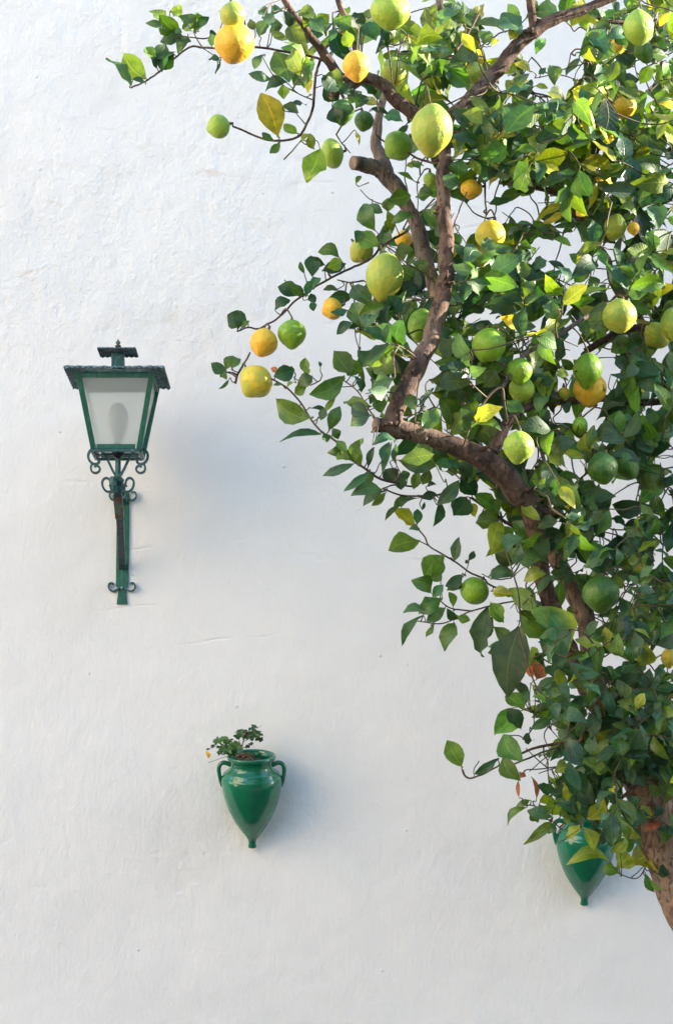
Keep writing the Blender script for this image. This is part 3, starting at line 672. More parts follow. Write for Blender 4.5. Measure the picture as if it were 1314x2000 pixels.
TW = []            # twig nodes px, py, d
twig_objs = []
TWIGS = """A 2.6 160 490 240 455 320 400 400 330 490 262 560 266 640 268 850 262 1000 285 1200 325 1290 380
A 1.6 510 180 535 230 560 265
A 1.6 350 175 440 200 560 215 620 205
A 3 728 705 780 725 870 765 960 785 1080 770 1130 710 1175 590 1190 420 1225 310 1260 250
A 1.6 1110 780 1060 840 1010 890
A 1.4 1080 630 1130 690
A 1.4 1040 470 1090 520 1180 560
A 1.4 890 310 940 400 1000 470 1090 520
A 1.4 560 268 640 330 632 410
D 2.6 205 615 280 590 340 600 400 570 470 530 530 470 590 410 690 340 760 300 850 250 960 200 1060 150 1150 60 1300 -30
D 2.6 290 750 260 810 215 880 195 950
D 1.6 345 600 380 600
D 2 850 285 930 300 1020 290
D 1.8 1000 600 1150 680 1200 770 1260 900
D 1.1 1000 600 990 720
D 1.2 730 965 830 975 950 968
D 2.6 430 920 530 980 620 1080 680 1180 750 1260 800 1290 860 1340 930 1430 1020 1490 1120 1560 1240 1590
D 1.8 890 930 980 1000 1060 1130 1120 1200
D 1.4 570 910 660 960 740 930
G 2 470 350 550 320 680 330
G 2.5 490 345 600 385 720 390 830 385 950 330 1080 250
G 2.2 700 590 750 650 780 710 860 760 960 820 1040 880 1130 920 1170 960 1300 1010 1400 1030
G 1.4 700 670 780 710
G 1.2 1010 890 1030 830 1040 790
G 1.8 690 1190 760 1200 860 1210 940 1180 1050 1130 1200 1090 1350 1060
G 1.8 850 1060 920 1110 1060 1130
G 4 1050 400 1150 470 1260 550 1350 600
I 2.4 350 835 270 880 200 905 165 895 150 860
I 1.2 215 900 212 860 240 810
I 2.4 350 835 420 830 500 800 600 760 720 720 800 700
I 1.8 500 860 620 850 740 820 780 740 790 700
I 1.4 500 740 560 800 620 850
I 1.4 520 870 620 780 700 740
I 1.4 570 880 660 850
I 1.6 540 540 545 600 530 640 490 690
I 1.4 690 700 640 640 600 600
I 1.4 640 760 600 680 620 620
J 1.6 570 500 530 490 500 490
J 1.6 690 620 640 575 560 560
J 1.6 1020 870 1090 895 1130 880 1160 830 1140 810
J 1.4 1160 820 1080 890
B 2.6 610 830 660 600 720 540 880 400 960 300 1080 90
B 2.2 1140 520 1100 380 1070 240 1060 100
B 2 460 600 440 420 420 290
B 2 480 600 500 430 520 320 560 250
B 1.6 240 370 260 270 330 120 400 60
B 2.6 340 960 420 1020 560 1080 640 1130 760 1165
B 1.6 160 1090 100 1020 60 960
B 1.4 640 1540 640 1400 640 1290 690 1210
B 2 650 1560 700 1480 760 1420
B 1.8 990 1370 950 1460 900 1600
B 2.4 1130 1530 1120 1420 1120 1320
B 2 860 1070 900 1200 1000 1160 1100 1100
B 1.4 230 1350 300 1420 400 1460
B 1.2 220 1330 290 1300
C 2.4 140 700 250 715 370 745 470 800 560 860
C 1.6 420 840 480 790 560 690 600 610
C 1.6 450 540 520 515 620 490 680 440 650 375
C 1.4 500 520 530 410
C 1.4 250 600 350 580 440 545
C 1.6 990 1190 1090 1170 1200 1195 1314 1220
C 2 700 1230 760 1000 840 780 880 720
C 1.4 270 1560 370 1555 440 1540
C 1.4 0 1630 80 1690 180 1790
C 1.6 1030 560 1020 480 1080 450
F 2 480 540 600 600 660 640
F 1.6 340 630 480 650 610 650
F 1.6 780 1530 900 1450 1050 1440
F 2 350 1810 450 1700 620 1570 760 1450
E 1.6 840 1280 760 1240 700 1270 700 1330 760 1440
E 1.8 250 880 400 970 470 1080 520 1200
E 1.6 520 880 600 960 650 1010
E 2 1060 1480 1120 1410 1200 1330 1240 1290
E 2 620 1560 630 1400 650 1240
H 1.8 770 590 880 640 950 650 1110 640 1250 760
H 1.8 640 420 670 320 720 260
H 1.6 320 330 360 210 470 90 560 20
H 1.6 450 480 470 400 480 300
H 1.4 1060 1010 1180 1000 1314 980
H 1.4 0 950 60 980 120 990 200 980"""
for line in TWIGS.strip().split('\n'):
    f = line.split(); c = f[0]; r0 = float(f[1]); xy = list(map(float, f[2:]))
    pts = [U(c, xy[i], xy[i + 1]) for i in range(0, len(xy), 2)]
    dd = [depth_field(*p) + 0.03 for p in pts]
    dm = sum(dd) / len(dd)
    pr = [(p[0], p[1], 0.5 * d + 0.5 * dm) for p, d in zip(pts, dd)]
    sp = smooth_poly(pr, 5); n = len(sp); P3 = []; R3 = []
    e0 = SKA[np.argmin((SKA[:, 0] - sp[0][0]) ** 2 + (SKA[:, 1] - sp[0][1]) ** 2)]; e1 = SKA[np.argmin((SKA[:, 0] - sp[-1][0]) ** 2 + (SKA[:, 1] - sp[-1][1]) ** 2)]
    for i, q in enumerate(sp):
        x, y, d = q; jit = 1.2 * mnoise.noise(Vector((x * .08, y * .08, 9)))
        P3.append(P(x + jit, y + jit * .7, d)); R3.append((r0 * (0.65 + 0.35 * i / n)) * 0.00136 * 0.95); TW.append((x, y, d))
    m = MB(); m.tube(P3, R3, 7); m.build('twig', M_TWIG if r0 < 2.5 else M_BARK, tree, smooth=True)

# fruit first, so that leaves can stay off it: px, py, width, height, skin, metres in front of the local branch, tilt, label
LEMONS = [
 (458, 84, 79, 80, 'Y', .34, .15, 'big orange-yellow lemon with a sunlit side, high up near the end of the longest twig'),
 (454, 30, 50, 54, 'M', .36, -.1, 'yellow-green lemon directly above the big orange-yellow one on the outermost top twig'),
 (427, 247, 47, 46, 'L', .02, 1.3, 'small round lime-green lemon alone at the tip of a bare twig before the wall'),
 (648, 300, 58, 46, 'L', .04, 1.35, 'green lemon lying sideways beside a pale hanging leaf, left of the sawn grey limb'),
 (762, 22, 79, 70, 'L', .16, 0, 'large yellow-green lemon cut by the top edge of the picture above the forked limb'),
 (695, 129, 53, 62, 'Y', .36, .05, 'orange-yellow lemon with half of it in sun, hanging over the fork of the upper limb'),
 (843, 253, 82, 98, 'M', .36, -.05, 'largest lemon, pale yellow-green, hanging in front of the top of the upright limb'),
 (669, 218, 46, 48, 'D', .06, .1, 'dark green lemon under the short sawn side stub, outer one of two'),
 (711, 236, 39, 40, 'D', .05, -.2, 'small dark green lemon tucked beside another under the upper fork'),
 (778, 285, 60, 56, 'G', .02, .9, 'green lemon crossed by a thin twig, beside the largest lemon'),
 (920, 369, 44, 38, 'Y', -.12, .4, 'yellow-orange lemon partly behind a dark leaf, right of the upright limb'),
 (839, 350, 26, 27, 'L', -.12, 0, 'tiny lime-green lemon touching the upright limb below the largest lemon'),
 (927, 142, 36, 46, 'M', -.06, .2, 'narrow yellow-green lemon just above the slanting top limb'),
 (768, 142, 52, 58, 'M', -.14, .1, 'pale green lemon half hidden by leaves behind the upper fork'),
 (1246, 54, 60, 68, 'L', .34, .15, 'green lemon with one side blazing in sun near the top corner of the tree'),
 (1257, 99, 50, 36, 'D', .04, 1.2, 'flat-lying dark green lemon just beneath the sun-edged green one'),
 (1218, 210, 50, 44, 'Y', .0, -.5, 'orange-yellow lemon among glowing yellow leaves near the top right'),
 (1204, 88, 26, 28, 'Y', -.15, 0, 'glimpse of orange lemon behind hanging leaves left of the sun-edged green one'),
 (957, 459, 60, 60, 'P', .04, .3, 'lemon turning yellow with a leaf across its lower half, right of the upright limb'),
 (751, 540, 74, 98, 'M', .14, -.12, 'long pear-shaped yellow-green lemon with a pointed tip, left of the upright limb'),
 (706, 490, 46, 50, 'M', .0, -.7, 'yellow-green lemon half covered by a round leaf above the pear-shaped one'),
 (788, 467, 34, 34, 'Y', -.20, 0, 'small orange lemon behind leaves beside the grey back limb'),
 (821, 634, 50, 66, 'G', -.06, .2, 'green lemon partly hidden behind the bend of the upright limb'),
 (954, 674, 66, 71, 'G', .12, .5, 'plump green lemon with a dark scar, right of the bending limb'),
 (649, 603, 44, 40, 'Y', -.04, 1.2, 'orange lemon peeping out behind blue-green leaves on the left of the crown'),
 (515, 669, 55, 58, 'Y', .02, .35, 'yellow lemon with brown blemishes, upper of two yellow ones on the low outer twig'),
 (570, 652, 56, 56, 'G', .03, 0, 'round green lemon touching the blemished yellow one on the outer twig'),
 (500, 745, 68, 64, 'P', .04, -.6, 'greenish-shouldered yellow lemon, lowest on the outer twig nearest the lantern'),
 (1209, 617, 68, 66, 'M', .12, .2, 'yellow-green lemon with a scarred spot on the right side of the tree'),
 (1014, 724, 50, 52, 'G', .02, .1, 'green lemon behind the grey twig, upper of an overlapping pair'),
 (1018, 760, 52, 50, 'L', -.02, .3, 'green lemon behind the grey twig, lower of an overlapping pair'),
 (1147, 722, 57, 66, 'G', .10, 0, 'green lemon sitting on top of an orange-yellow one'),
 (1151, 760, 66, 68, 'Y', .04, -.1, 'orange-yellow lemon hanging under a green one right of the grey twig'),
 (1012, 872, 61, 62, 'L', .16, .1, 'bright lime-green lemon just above the thick curving lower limb'),
 (1310, 632, 44, 62, 'M', .12, 0, 'yellow-green lemon cut by the right edge of the picture'),
 (1282, 655, 56, 50, 'M', .02, .8, 'yellow-green lemon wrapped by dark leaves near the right edge'),
 (1200, 444, 44, 52, 'M', -.02, .3, 'yellow-green lemon crossed by leaves in the upper right foliage'),
 (1236, 446, 24, 26, 'Y', -.04, 0, 'small patch of yellow lemon beside a leaf-crossed one in the upper right'),
 (1132, 831, 30, 36, 'G', .02, 0, 'small egg-shaped green lemon below the green and orange pair'),
 (1176, 914, 60, 62, 'D', .12, .2, 'mottled dark green lemon with a rusty patch, outer of two side by side'),
 (1223, 908, 62, 48, 'D', .10, 1.1, 'dark green lemon half under a drooping leaf, inner of two side by side'),
 (1173, 1159, 73, 72, 'D', .14, .1, 'large dull green lemon with rough skin, low in the dense foliage'),
 (926, 1154, 57, 56, 'G', .04, .6, 'green lemon among the lowest left leaves, alone by the wall gap'),
 (1100, 769, 26, 26, 'P', -.04, 0, 'small yellowish lemon between green fruit in the middle of the crown'),
 (1305, 1285, 30, 40, 'P', .10, 0, 'yellow lemon at the right edge low in the foliage'),
]
BUMP_AT = []
def lemon_mesh(seed):
    r = random.Random(seed); seg, rings = 28, 20; V = []; Fc = []
    nip = r.uniform(0.10, 0.26); neck = r.uniform(0.0, 0.12)
    for i in range(rings + 1):
        th = PI * i / rings; z = math.cos(th); rr = math.sin(th)
        if z < 0: prof = rr ** 1.08
        else: prof = rr
        zz = z
        if z < -0.80: zz = z - nip * ((-z - 0.80) / 0.20) ** 1.3
        if z > 0.85: zz = z + neck * ((z - 0.85) / 0.15)
        for k_ in range(seg):
            a = 2 * PI * k_ / seg
            q = 1 + 0.05 * mnoise.noise(Vector((math.cos(a) * 1.2, math.sin(a) * 1.2, z * 1.2 + seed)))
            V.append((prof * q * math.cos(a), prof * q * math.sin(a), zz))
    for i in range(rings):
        for k_ in range(seg):
            a = i * seg + k_; b = i * seg + (k_ + 1) % seg; Fc.append((a, a + seg, b + seg, b))
    m = MB(); m.v = V; m.f = Fc; return m
lem_mask = []
stalks = MB()
for i, (x, y, w_, h_, kind, off, tl, lab) in enumerate(LEMONS):
    d = depth_field(x, y) + off + 0.04; s = (CAM_D - d) / F
    c = P(x, y, d); rx = w_ * s / 2; rz = h_ * s / 2 * 0.93
    m = lemon_mesh(i * 3.7 + 1)
    o = m.build('lemon', LM[kind], smooth=True)
    o.location = c; o.scale = (rx, rx, rz); o.rotation_euler = (rl.uniform(-.35, .15), tl, rl.uniform(0, 6.28)) if abs(tl) < .8 else (0.1, tl, 0)
    o['label'] = lab; o['category'] = 'lemon'; o['group'] = 'lemons growing on the tree'
    lem_mask.append((x, y, w_ / 2, d, rx))
    # stalk with its calyx, from the top of the fruit to the nearest twig
    up = Vector((math.sin(tl), 0.1, math.cos(tl)))
    top = c + up * rz * 0.97
    m = MB(); m.v = []; m.tube([top - up * .004, top + up * .002, top + up * .012], [0.0055, 0.0045, 0.002], 8)
    cal = m.build('calyx', M_TWIG, smooth=True); cal.parent = o; cal.matrix_parent_inverse = o.matrix_basis.inverted()
    nodes = np.array(TW + [tuple(q[:3]) for q in SK]); tx = x + up.x * h_ / 2; ty = y - up.z * h_ / 2
    j = np.argmin((nodes[:, 0] - tx) ** 2 + (nodes[:, 1] - ty) ** 2 + ((nodes[:, 2] - d) * 400) ** 2 + (nodes[:, 1] > ty) * 300)
    q = P(*nodes[j]); a = top + up * .010
    mid = (a + q) / 2 + Vector((0, 0.0, 0.15 * (a - q).length))
    stalks.tube([Vector(tuple(t_)) for t_ in smooth_poly([tuple(a), tuple(mid), tuple(q)], 5)], [0.0022] * 11, 6)
stk = stalks.build('fruit_stalks', M_TWIG, tree, smooth=True); stk['kind'] = 'stuff'

LEAVES_TXT = """A 160 480 20 325 84 g|A 245 440 120 296 118 g|A 240 460 165 445 34 t|A 290 330 250 250 60 g|A 300 380 265 310 50 d|A 330 400 400 280 92 d|A 440 190 325 240 82 d|A 310 330 350 235 70 d|A 480 210 420 290 84 d|A 400 300 330 390 80 d
A 430 180 320 75 96 g|A 345 160 262 60 80 g|A 345 165 240 130 36 t|A 520 175 440 75 90 g|A 535 170 520 65 66 g|A 530 155 597 95 46 d|A 405 165 445 180 34 t|A 600 205 635 180 50 d|A 612 262 603 185 50 d|A 655 335 592 328 40 d|A 660 340 628 415 14 d|A 672 120 652 55 34 d|A 380 60 450 90 70 y
A 850 165 820 105 40 g|A 875 205 935 115 90 d|A 935 175 1010 145 90 d|A 890 100 970 130 84 d|A 935 85 1005 60 64 d|A 940 180 1040 215 44 g|A 890 305 852 390 52 d|A 945 445 812 415 52 t|A 1030 460 902 490 70 d|A 1005 475 1010 545 60 y
A 960 290 1040 470 130 g|A 1180 330 1060 470 140 g|A 1170 330 1130 500 95 g|A 1060 100 1140 280 90 g|A 1120 150 1185 70 84 g|A 1160 100 1255 185 90 g|A 1200 140 1265 80 64 y
A 980 765 888 518 128 y|A 1085 745 1010 690 56 y|A 1055 590 1140 568 50 t|A 1010 590 1090 625 50 t|A 1152 525 1150 440 52 Y|A 960 790 888 745 40 g|A 990 800 928 860 40 g|A 1110 790 1155 745 40 y|A 1182 835 1150 748 50 y|A 1215 835 1138 988 116 y
A 1250 520 1305 430 96 d|A 1235 480 1320 560 110 d|A 1285 600 1320 690 90 d|A 1230 420 1290 500 70 g|A 1100 60 1190 100 80 g|A 1010 60 1060 150 60 d|A 870 60 920 90 60 t
B 880 130 730 330 230 g|B 970 165 850 105 150 g|B 1060 210 980 105 110 g|B 1110 320 1150 205 105 g|B 930 430 1060 345 120 g|B 740 525 880 435 105 t|B 860 500 1005 620 125 g|B 760 175 890 165 60 d|B 570 245 625 400 74 y|B 645 405 590 280 64 y
B 505 190 420 265 90 g|B 380 200 420 335 74 d|B 470 335 490 215 74 g|B 300 150 345 305 110 d|B 180 95 265 200 120 d|B 170 335 128 220 84 y|B 60 200 20 295 60 t|B 370 340 374 545 44 g|B 640 520 700 425 84 d|B 560 440 655 470 74 d|B 115 600 -30 540 120 g
B 195 665 60 620 80 d|B 150 740 235 645 90 d|B 200 770 300 695 80 d|B 320 640 395 705 90 t|B 300 780 435 795 50 d|B 400 830 535 865 90 t|B 1000 925 890 780 115 t|B 1100 885 955 800 105 y|B 1105 1035 838 1005 92 t|B 1200 885 1125 765 105 y
B 1130 1160 1295 1055 125 d|B 1065 1310 1295 1190 150 d|B 930 1275 952 1135 112 g|B 1010 1130 1085 1245 74 y|B 820 1255 942 1335 92 t|B 1150 1450 1320 1395 70 d|B 610 1285 490 1243 50 g|B 640 1405 745 1380 112 g|B 200 1315 240 1258 36 g
B 430 1430 585 1400 115 g|B 450 1595 620 1540 90 g|B 340 1645 258 1450 122 g|B 300 1460 395 1525 74 t|B 430 1510 430 1400 80 g|B 420 1500 445 1645 60 y|B 480 965 575 895 42 d|B 600 1170 660 1205 50 g|B 200 940 232 1025 40 y|B 1150 1010 1290 900 80 t|B 1010 690 1150 865 70 y|B 880 330 790 420 90 g|B 1160 330 1220 290 40 Y|B 1000 260 940 210 50 Y
C 150 250 -10 120 185 t|C 145 235 60 305 95 y|C 260 415 335 285 70 G|C 590 435 665 195 84 g|C 700 235 842 245 130 t|C 722 490 815 295 112 g|C 800 300 965 250 92 t|C 880 230 955 345 100 t|C 960 520 935 400 112 d|C 400 655 360 485 100 g|C 280 565 335 518 50 d|C 250 660 355 672 40 y
C 130 640 45 735 100 y|C 60 635 205 640 92 y|C 215 555 105 470 70 Y|C 270 870 355 790 60 g|C 955 655 818 440 82 t|C 780 570 955 650 100 d|C 720 605 795 490 92 g|C 780 600 895 530 115 Y|C 700 725 535 700 115 Y|C 660 800 830 700 112 Y|C 640 905 705 800 115 y|C 600 965 695 940 125 y
C 760 1060 860 1070 84 Y|C 690 665 785 640 92 g|C 880 690 1060 755 130 g|C 1055 645 1135 500 92 g|C 1170 495 1190 670 74 g|C 1110 480 1195 480 42 d|C 1262 480 1330 545 92 g|C 1130 700 1245 680 120 d|C 1205 620 1285 700 94 g|C 1230 910 1275 690 112 t|C 975 1000 1055 875 105 t|C 990 1015 1265 1155 112 t
C 1230 985 1320 1060 92 d|C 1250 1150 1325 1200 120 d|C 1085 880 1195 950 84 g|C 920 1105 895 900 120 g|C 800 960 905 1000 100 d|C 1065 1110 965 1120 64 g|C 30 1030 235 770 225 g|C 290 970 590 830 175 g|C 180 1150 510 915 105 t|C 390 1065 590 1000 120 g|C 410 1185 745 1085 135 g|C 150 1140 300 965 135 g
C 260 1250 385 1085 135 g|C 110 1160 20 1130 125 t|C 300 1245 560 1290 145 t|C 285 1325 75 1430 170 d|C 150 1490 -20 1540 84 g|C 0 1240 45 1340 84 d|C 480 1380 550 1475 92 g|C 340 1330 565 1405 72 g|C 655 1240 640 1415 84 g|C 700 1400 745 1300 60 y|C 790 1525 770 1235 125 d|C 950 1490 905 1140 170 t
C 1035 1405 1105 1195 105 g|C 1050 1335 1155 1310 52 d|C 1045 1560 1325 1290 125 t|C 1175 1565 1150 1495 60 t|C 1230 1565 1320 1470 92 d|C 630 1395 665 1505 60 y|C 640 1660 595 1560 84 Y|C 545 1600 255 1715 72 y|C 585 1715 385 1747 38 d|C 880 1500 1005 1560 92 g|C 720 1530 875 1600 92 g|C 900 1600 1045 1640 84 g
C 1120 1590 1205 1750 145 t|C 1285 1600 1175 1700 115 d|C 330 1770 230 1700 60 g|C 1290 60 1200 110 80 g|C 1314 130 1250 170 80 t|C 660 95 760 120 60 g|C 860 110 920 150 70 g|C 80 960 40 1100 110 g|C 560 1230 690 1240 90 d|C 450 1180 350 1250 100 t
D 275 565 148 500 118 d|D 215 600 185 530 62 d|D 235 595 288 545 36 g|D 140 880 40 820 66 d|D 135 860 180 765 62 g|D 170 850 230 795 56 g|D 110 880 142 920 42 g|D 155 925 88 985 20 d|D 450 478 545 405 72 d|D 600 385 470 335 92 d|D 640 380 508 284 80 g|D 650 385 688 285 58 t|D 690 345 742 268 52 t|D 660 410 715 390 56 d|D 680 430 698 488 42 d
D 640 245 612 168 30 g|D 690 262 680 135 95 t|D 770 190 665 145 62 d|D 860 135 725 100 85 g|D 780 205 875 150 70 y|D 750 225 905 195 88 d|D 1115 65 970 5 100 g|D 1230 135 1320 90 92 g|D 860 355 757 347 36 d|D 940 395 785 412 72 d|D 950 320 1062 458 122 t|D 915 480 805 495 64 t|D 945 555 840 630 62 t
D 1005 592 945 420 125 g|D 925 602 995 560 32 d|D 1080 480 1030 575 74 g|D 1175 655 1055 585 100 g|D 1095 600 1205 590 92 g|D 1190 640 1285 620 100 t|D 945 885 825 745 130 g|D 1010 870 900 790 92 g|D 980 740 1095 840 88 d|D 1248 880 1095 730 125 g|D 895 900 668 1022 112 g|D 992 985 948 900 42 t|D 650 885 645 785 62 g|D 660 900 640 830 42 g|D 742 845 732 808 20 t
D 575 860 442 905 92 d|D 470 872 422 848 34 b|D 500 958 438 960 20 t|D 570 940 525 975 26 y|D 690 900 595 950 82 g|D 650 970 575 1015 62 g|D 685 1175 455 1040 122 g|D 552 1120 545 1188 36 t|D 680 1108 778 1105 32 d|D 745 1185 765 1105 52 t|D 768 1135 832 1020 34 g|D 745 1275 488 1308 48 d|D 760 1275 790 1325 62 g|D 795 1250 865 1095 72 g|D 825 1240 860 1305 52 g
D 1088 1040 1215 898 112 t|D 1065 1095 882 1060 74 g|D 1055 1150 938 1080 92 t|D 1055 1160 932 1215 92 t|D 1075 1095 1170 1070 94 g|D 975 915 1012 1005 60 d|D 870 1340 840 1400 60 g|D 935 1435 865 1380 62 d|D 965 1450 995 1305 62 g|D 1040 1445 1085 1375 32 t|D 1140 1450 1185 1325 52 t|D 1230 1405 1224 1335 26 t|D 1075 1345 1235 1308 50 t|D 1180 480 1260 400 110 d|D 1130 470 1240 540 100 d|D 1220 330 1320 380 100 g
E 250 190 200 270 60 d|E 480 370 610 320 105 g|E 560 560 700 600 140 d|E 480 640 640 560 120 d|E 640 440 720 500 110 g|E 600 700 500 840 100 d|E 350 830 460 790 90 g|E 460 900 540 960 100 t|E 890 430 1060 460 80 t|E 1060 540 950 690 90 t|E 900 620 960 700 60 t|E 1075 430 1240 330 90 G|E 1170 210 1314 330 90 g|E 1100 330 1160 230 90 t|E 1010 350 900 290 60 d|E 890 270 960 230 80 d
E 1010 620 1200 560 100 g|E 1200 470 1314 540 120 d|E 1150 780 1314 680 70 d|E 880 900 1010 960 130 d|E 760 1060 900 1000 120 g|E 860 1130 960 1010 110 g|E 740 1250 1020 1250 125 g|E 890 1280 1000 1420 130 g|E 1020 1440 1100 1330 80 d|E 670 1600 780 1440 110 g|E 890 1580 790 1370 130 g|E 900 1600 1080 1560 140 g|E 540 1420 640 1380 100 g|E 520 1820 760 1790 110 g
E 1100 1130 1180 1010 60 g|E 1060 1100 960 1170 110 g|E 1200 1180 1120 1300 110 g|E 1140 1480 1200 1440 90 d|E 240 1060 330 1100 80 d|E 660 1440 710 1480 30 d|E 660 1430 760 1290 34 d|E 930 580 1020 500 100 d|E 1010 760 1120 700 100 d
F 850 240 628 110 175 d|F 620 150 440 158 40 d|F 590 30 330 120 70 y|F 340 230 510 210 90 d|F 440 250 580 290 60 G|F 330 170 400 240 80 t|F 700 420 568 345 70 g|F 545 485 405 412 50 d|F 600 560 750 420 110 d|F 720 520 760 610 90 g|F 520 470 330 600 60 t|F 300 480 400 390 80 t|F 210 540 230 400 110 g|F 50 470 200 530 130 d|F 250 640 60 620 150 d|F 440 700 290 770 140 d
F 150 690 0 770 50 d|F 190 680 270 730 80 Y|F 100 760 180 770 60 Y|F 440 900 430 690 120 g|F 500 900 430 960 80 g|F 170 900 320 880 70 d|F 210 945 400 970 40 d|F 810 700 720 930 160 g|F 820 930 900 790 40 g|F 1050 830 1200 1020 90 y|F 1160 760 1030 700 110 t|F 1280 960 1110 870 130 d|F 1130 900 1090 1150 110 g|F 1000 980 860 1070 110 g|F 900 1090 980 1200 90 d
F 880 460 1060 480 150 t|F 1090 600 1240 550 100 g|F 880 560 960 640 80 t|F 1010 660 900 620 100 g|F 1160 330 970 330 110 g|F 1240 260 1314 300 110 d|F 820 640 760 600 90 g|F 600 1190 500 1120 60 g|F 460 1240 560 1230 60 y|F 350 1290 450 1270 70 t|F 400 1330 440 1510 90 K|F 330 1060 420 1040 60 G|F 400 1040 430 1140 60 g|F 110 1420 230 1510 100 g|F 280 1380 370 1400 70 g
F 710 1230 830 1350 40 K|F 600 1210 700 1190 40 d|F 620 1180 600 1120 50 g|F 1070 1190 960 1250 80 t|F 860 1230 970 1290 70 t|F 1060 1310 980 1370 80 t|F 1230 1440 1290 1300 90 t|F 840 1400 1060 1440 90 d|F 800 1530 980 1470 80 d|F 640 1560 620 1680 80 g|F 700 1760 730 1600 80 g|F 420 1800 600 1710 100 g|F 1100 1560 1070 1700 70 y|F 1140 1830 1050 1650 100 t|F 1190 1830 1250 1690 60 g
F 900 1840 1000 1770 100 t|F 360 1680 450 1640 80 g|F 380 1720 330 1660 60 d|F 500 1460 560 1500 80 d|F 1280 1600 1180 1660 90 d|F 1000 1150 1060 1100 80 t|F 1190 300 1130 180 120 t|F 900 1010 1000 960 60 g
G 305 180 103 268 60 t|G 255 115 188 25 52 g|G 240 130 128 115 50 g|G 275 160 195 100 72 g|G 345 195 298 45 74 g|G 345 60 358 18 32 g|G 390 205 432 65 40 t|G 405 238 238 362 50 t|G 430 238 345 285 60 g|G 475 350 273 396 84 t|G 490 358 350 438 60 t|G 503 368 408 452 46 g|G 430 60 570 15 60 t
G 480 245 533 45 54 t|G 576 195 568 65 26 t|G 555 308 492 215 95 d|G 600 350 592 245 62 t|G 650 388 548 475 50 t|G 592 450 502 555 34 t|G 712 405 600 478 30 d|G 685 585 540 483 92 y|G 700 575 712 470 54 t|G 738 480 752 428 20 d|G 718 608 652 598 50 t|G 722 680 515 748 122 g|G 945 805 975 652 74 t|G 885 768 755 930 125 g|G 865 790 790 920 82 g
G 860 935 795 870 64 t|G 1035 805 1068 742 38 t|G 1034 812 1010 820 22 d|G 995 893 880 968 72 d|G 795 1015 668 932 96 g|G 870 960 798 1035 62 t|G 995 960 895 992 60 g|G 935 1105 900 1005 62 g|G 745 1110 612 1150 96 t|G 862 1052 712 1145 102 g|G 885 1108 765 1195 74 t|G 745 1160 575 1338 54 d|G 965 1180 895 1110 50 d|G 812 1215 758 1300 38 g|G 940 1200 862 1368 112 g
G 960 1165 1045 1185 52 g|G 1155 1098 1095 1432 135 t|G 1175 1070 1245 1190 92 G|G 1165 905 1255 868 62 t|G 1190 1000 1310 1012 84 y|G 825 195 588 155 92 g|G 955 205 825 165 62 t|G 680 345 705 225 62 g|G 740 315 785 225 64 g|G 640 285 615 225 64 t|G 828 448 970 285 82 t|G 855 430 808 585 62 d|G 1018 395 938 528 130 d|G 725 402 825 380 52 d|G 765 330 825 315 44 d
G 1070 380 1225 480 130 G|G 1080 560 1225 555 118 g|G 1245 558 1165 792 104 y|G 1235 560 1200 700 60 g|G 1000 240 1085 385 105 d|G 1080 250 1205 350 105 d|G 970 180 1045 265 92 d|G 900 150 962 222 62 d|G 1025 440 1072 525 60 y|G 700 110 780 60 60 g|G 860 110 940 60 70 d
H 402 585 283 415 76 y|H 352 700 215 580 100 g|H 375 640 530 600 92 t|H 245 870 95 800 140 K|H 405 855 250 775 118 g|H 432 865 395 690 100 g|H 445 955 285 990 92 y|H 235 960 55 985 92 t|H 492 962 378 1095 60 d|H 378 1205 175 1050 112 g|H 205 1105 75 1080 64 G|H 150 1285 55 1190 84 G|H 75 1240 -5 1405 92 t|H 390 1175 610 1480 235 M|H 370 1330 505 1400 92 t
H 165 1440 38 1490 82 t|H 85 1320 245 1442 52 g|H 262 1518 215 1565 42 t|H 565 1545 500 1495 84 y|H 790 840 758 725 74 G|H 875 735 775 935 64 t|H 700 765 690 600 84 g|H 678 385 930 425 92 d|H 470 380 615 335 112 y|H 440 130 548 210 92 y|H 400 205 475 252 74 G|H 405 385 365 255 64 G|H 645 40 465 135 92 g|H 745 115 700 -5 102 y|H 560 120 705 132 52 y
H 1155 135 1060 -5 92 t|H 1190 155 1235 25 62 G|H 875 140 1095 165 74 t|H 1285 255 1125 300 62 y|H 1260 355 1305 285 62 d|H 1165 480 892 475 112 d|H 1255 565 1175 405 112 g|H 1255 625 1105 575 112 G|H 620 565 685 480 92 t|H 700 475 785 425 72 g|H 985 620 875 570 62 d|H 1095 580 975 625 52 d|H 1065 680 955 725 92 t|H 1000 855 1135 775 92 t|H 835 640 785 695 92 t
H 960 1035 920 930 62 y|H 1000 1040 1125 1235 92 y|H 1025 1200 925 1285 82 t|H 1085 1580 1130 1425 132 y|H 1320 1585 1235 1525 54 Y|H 1000 1505 1055 1440 74 t|H 715 1385 805 1275 62 t|H 865 1370 715 1425 72 g|H 800 1590 790 1430 74 G|H 850 1400 905 1490 92 d|H 1195 1240 1310 1215 72 t|H 530 880 590 900 100 t|H 520 780 600 820 90 t|H 560 1000 640 960 90 d
H 340 420 400 500 60 d|H 120 540 30 460 120 G|H 0 560 110 640 120 g|H 110 600 40 840 100 y|H 130 620 210 720 100 G
I 545 418 708 358 84 t|I 445 410 525 425 74 d|I 488 505 512 420 52 t|I 385 450 492 535 92 g|I 415 520 330 665 112 G|I 400 520 475 635 82 d|I 375 665 492 815 118 G|I 375 790 468 915 88 G|I 350 795 212 885 44 d|I 148 845 62 695 96 G|I 528 635 645 570 52 t|I 530 700 478 690 62 d|I 600 490 590 535 72 g|I 668 410 712 525 42 G
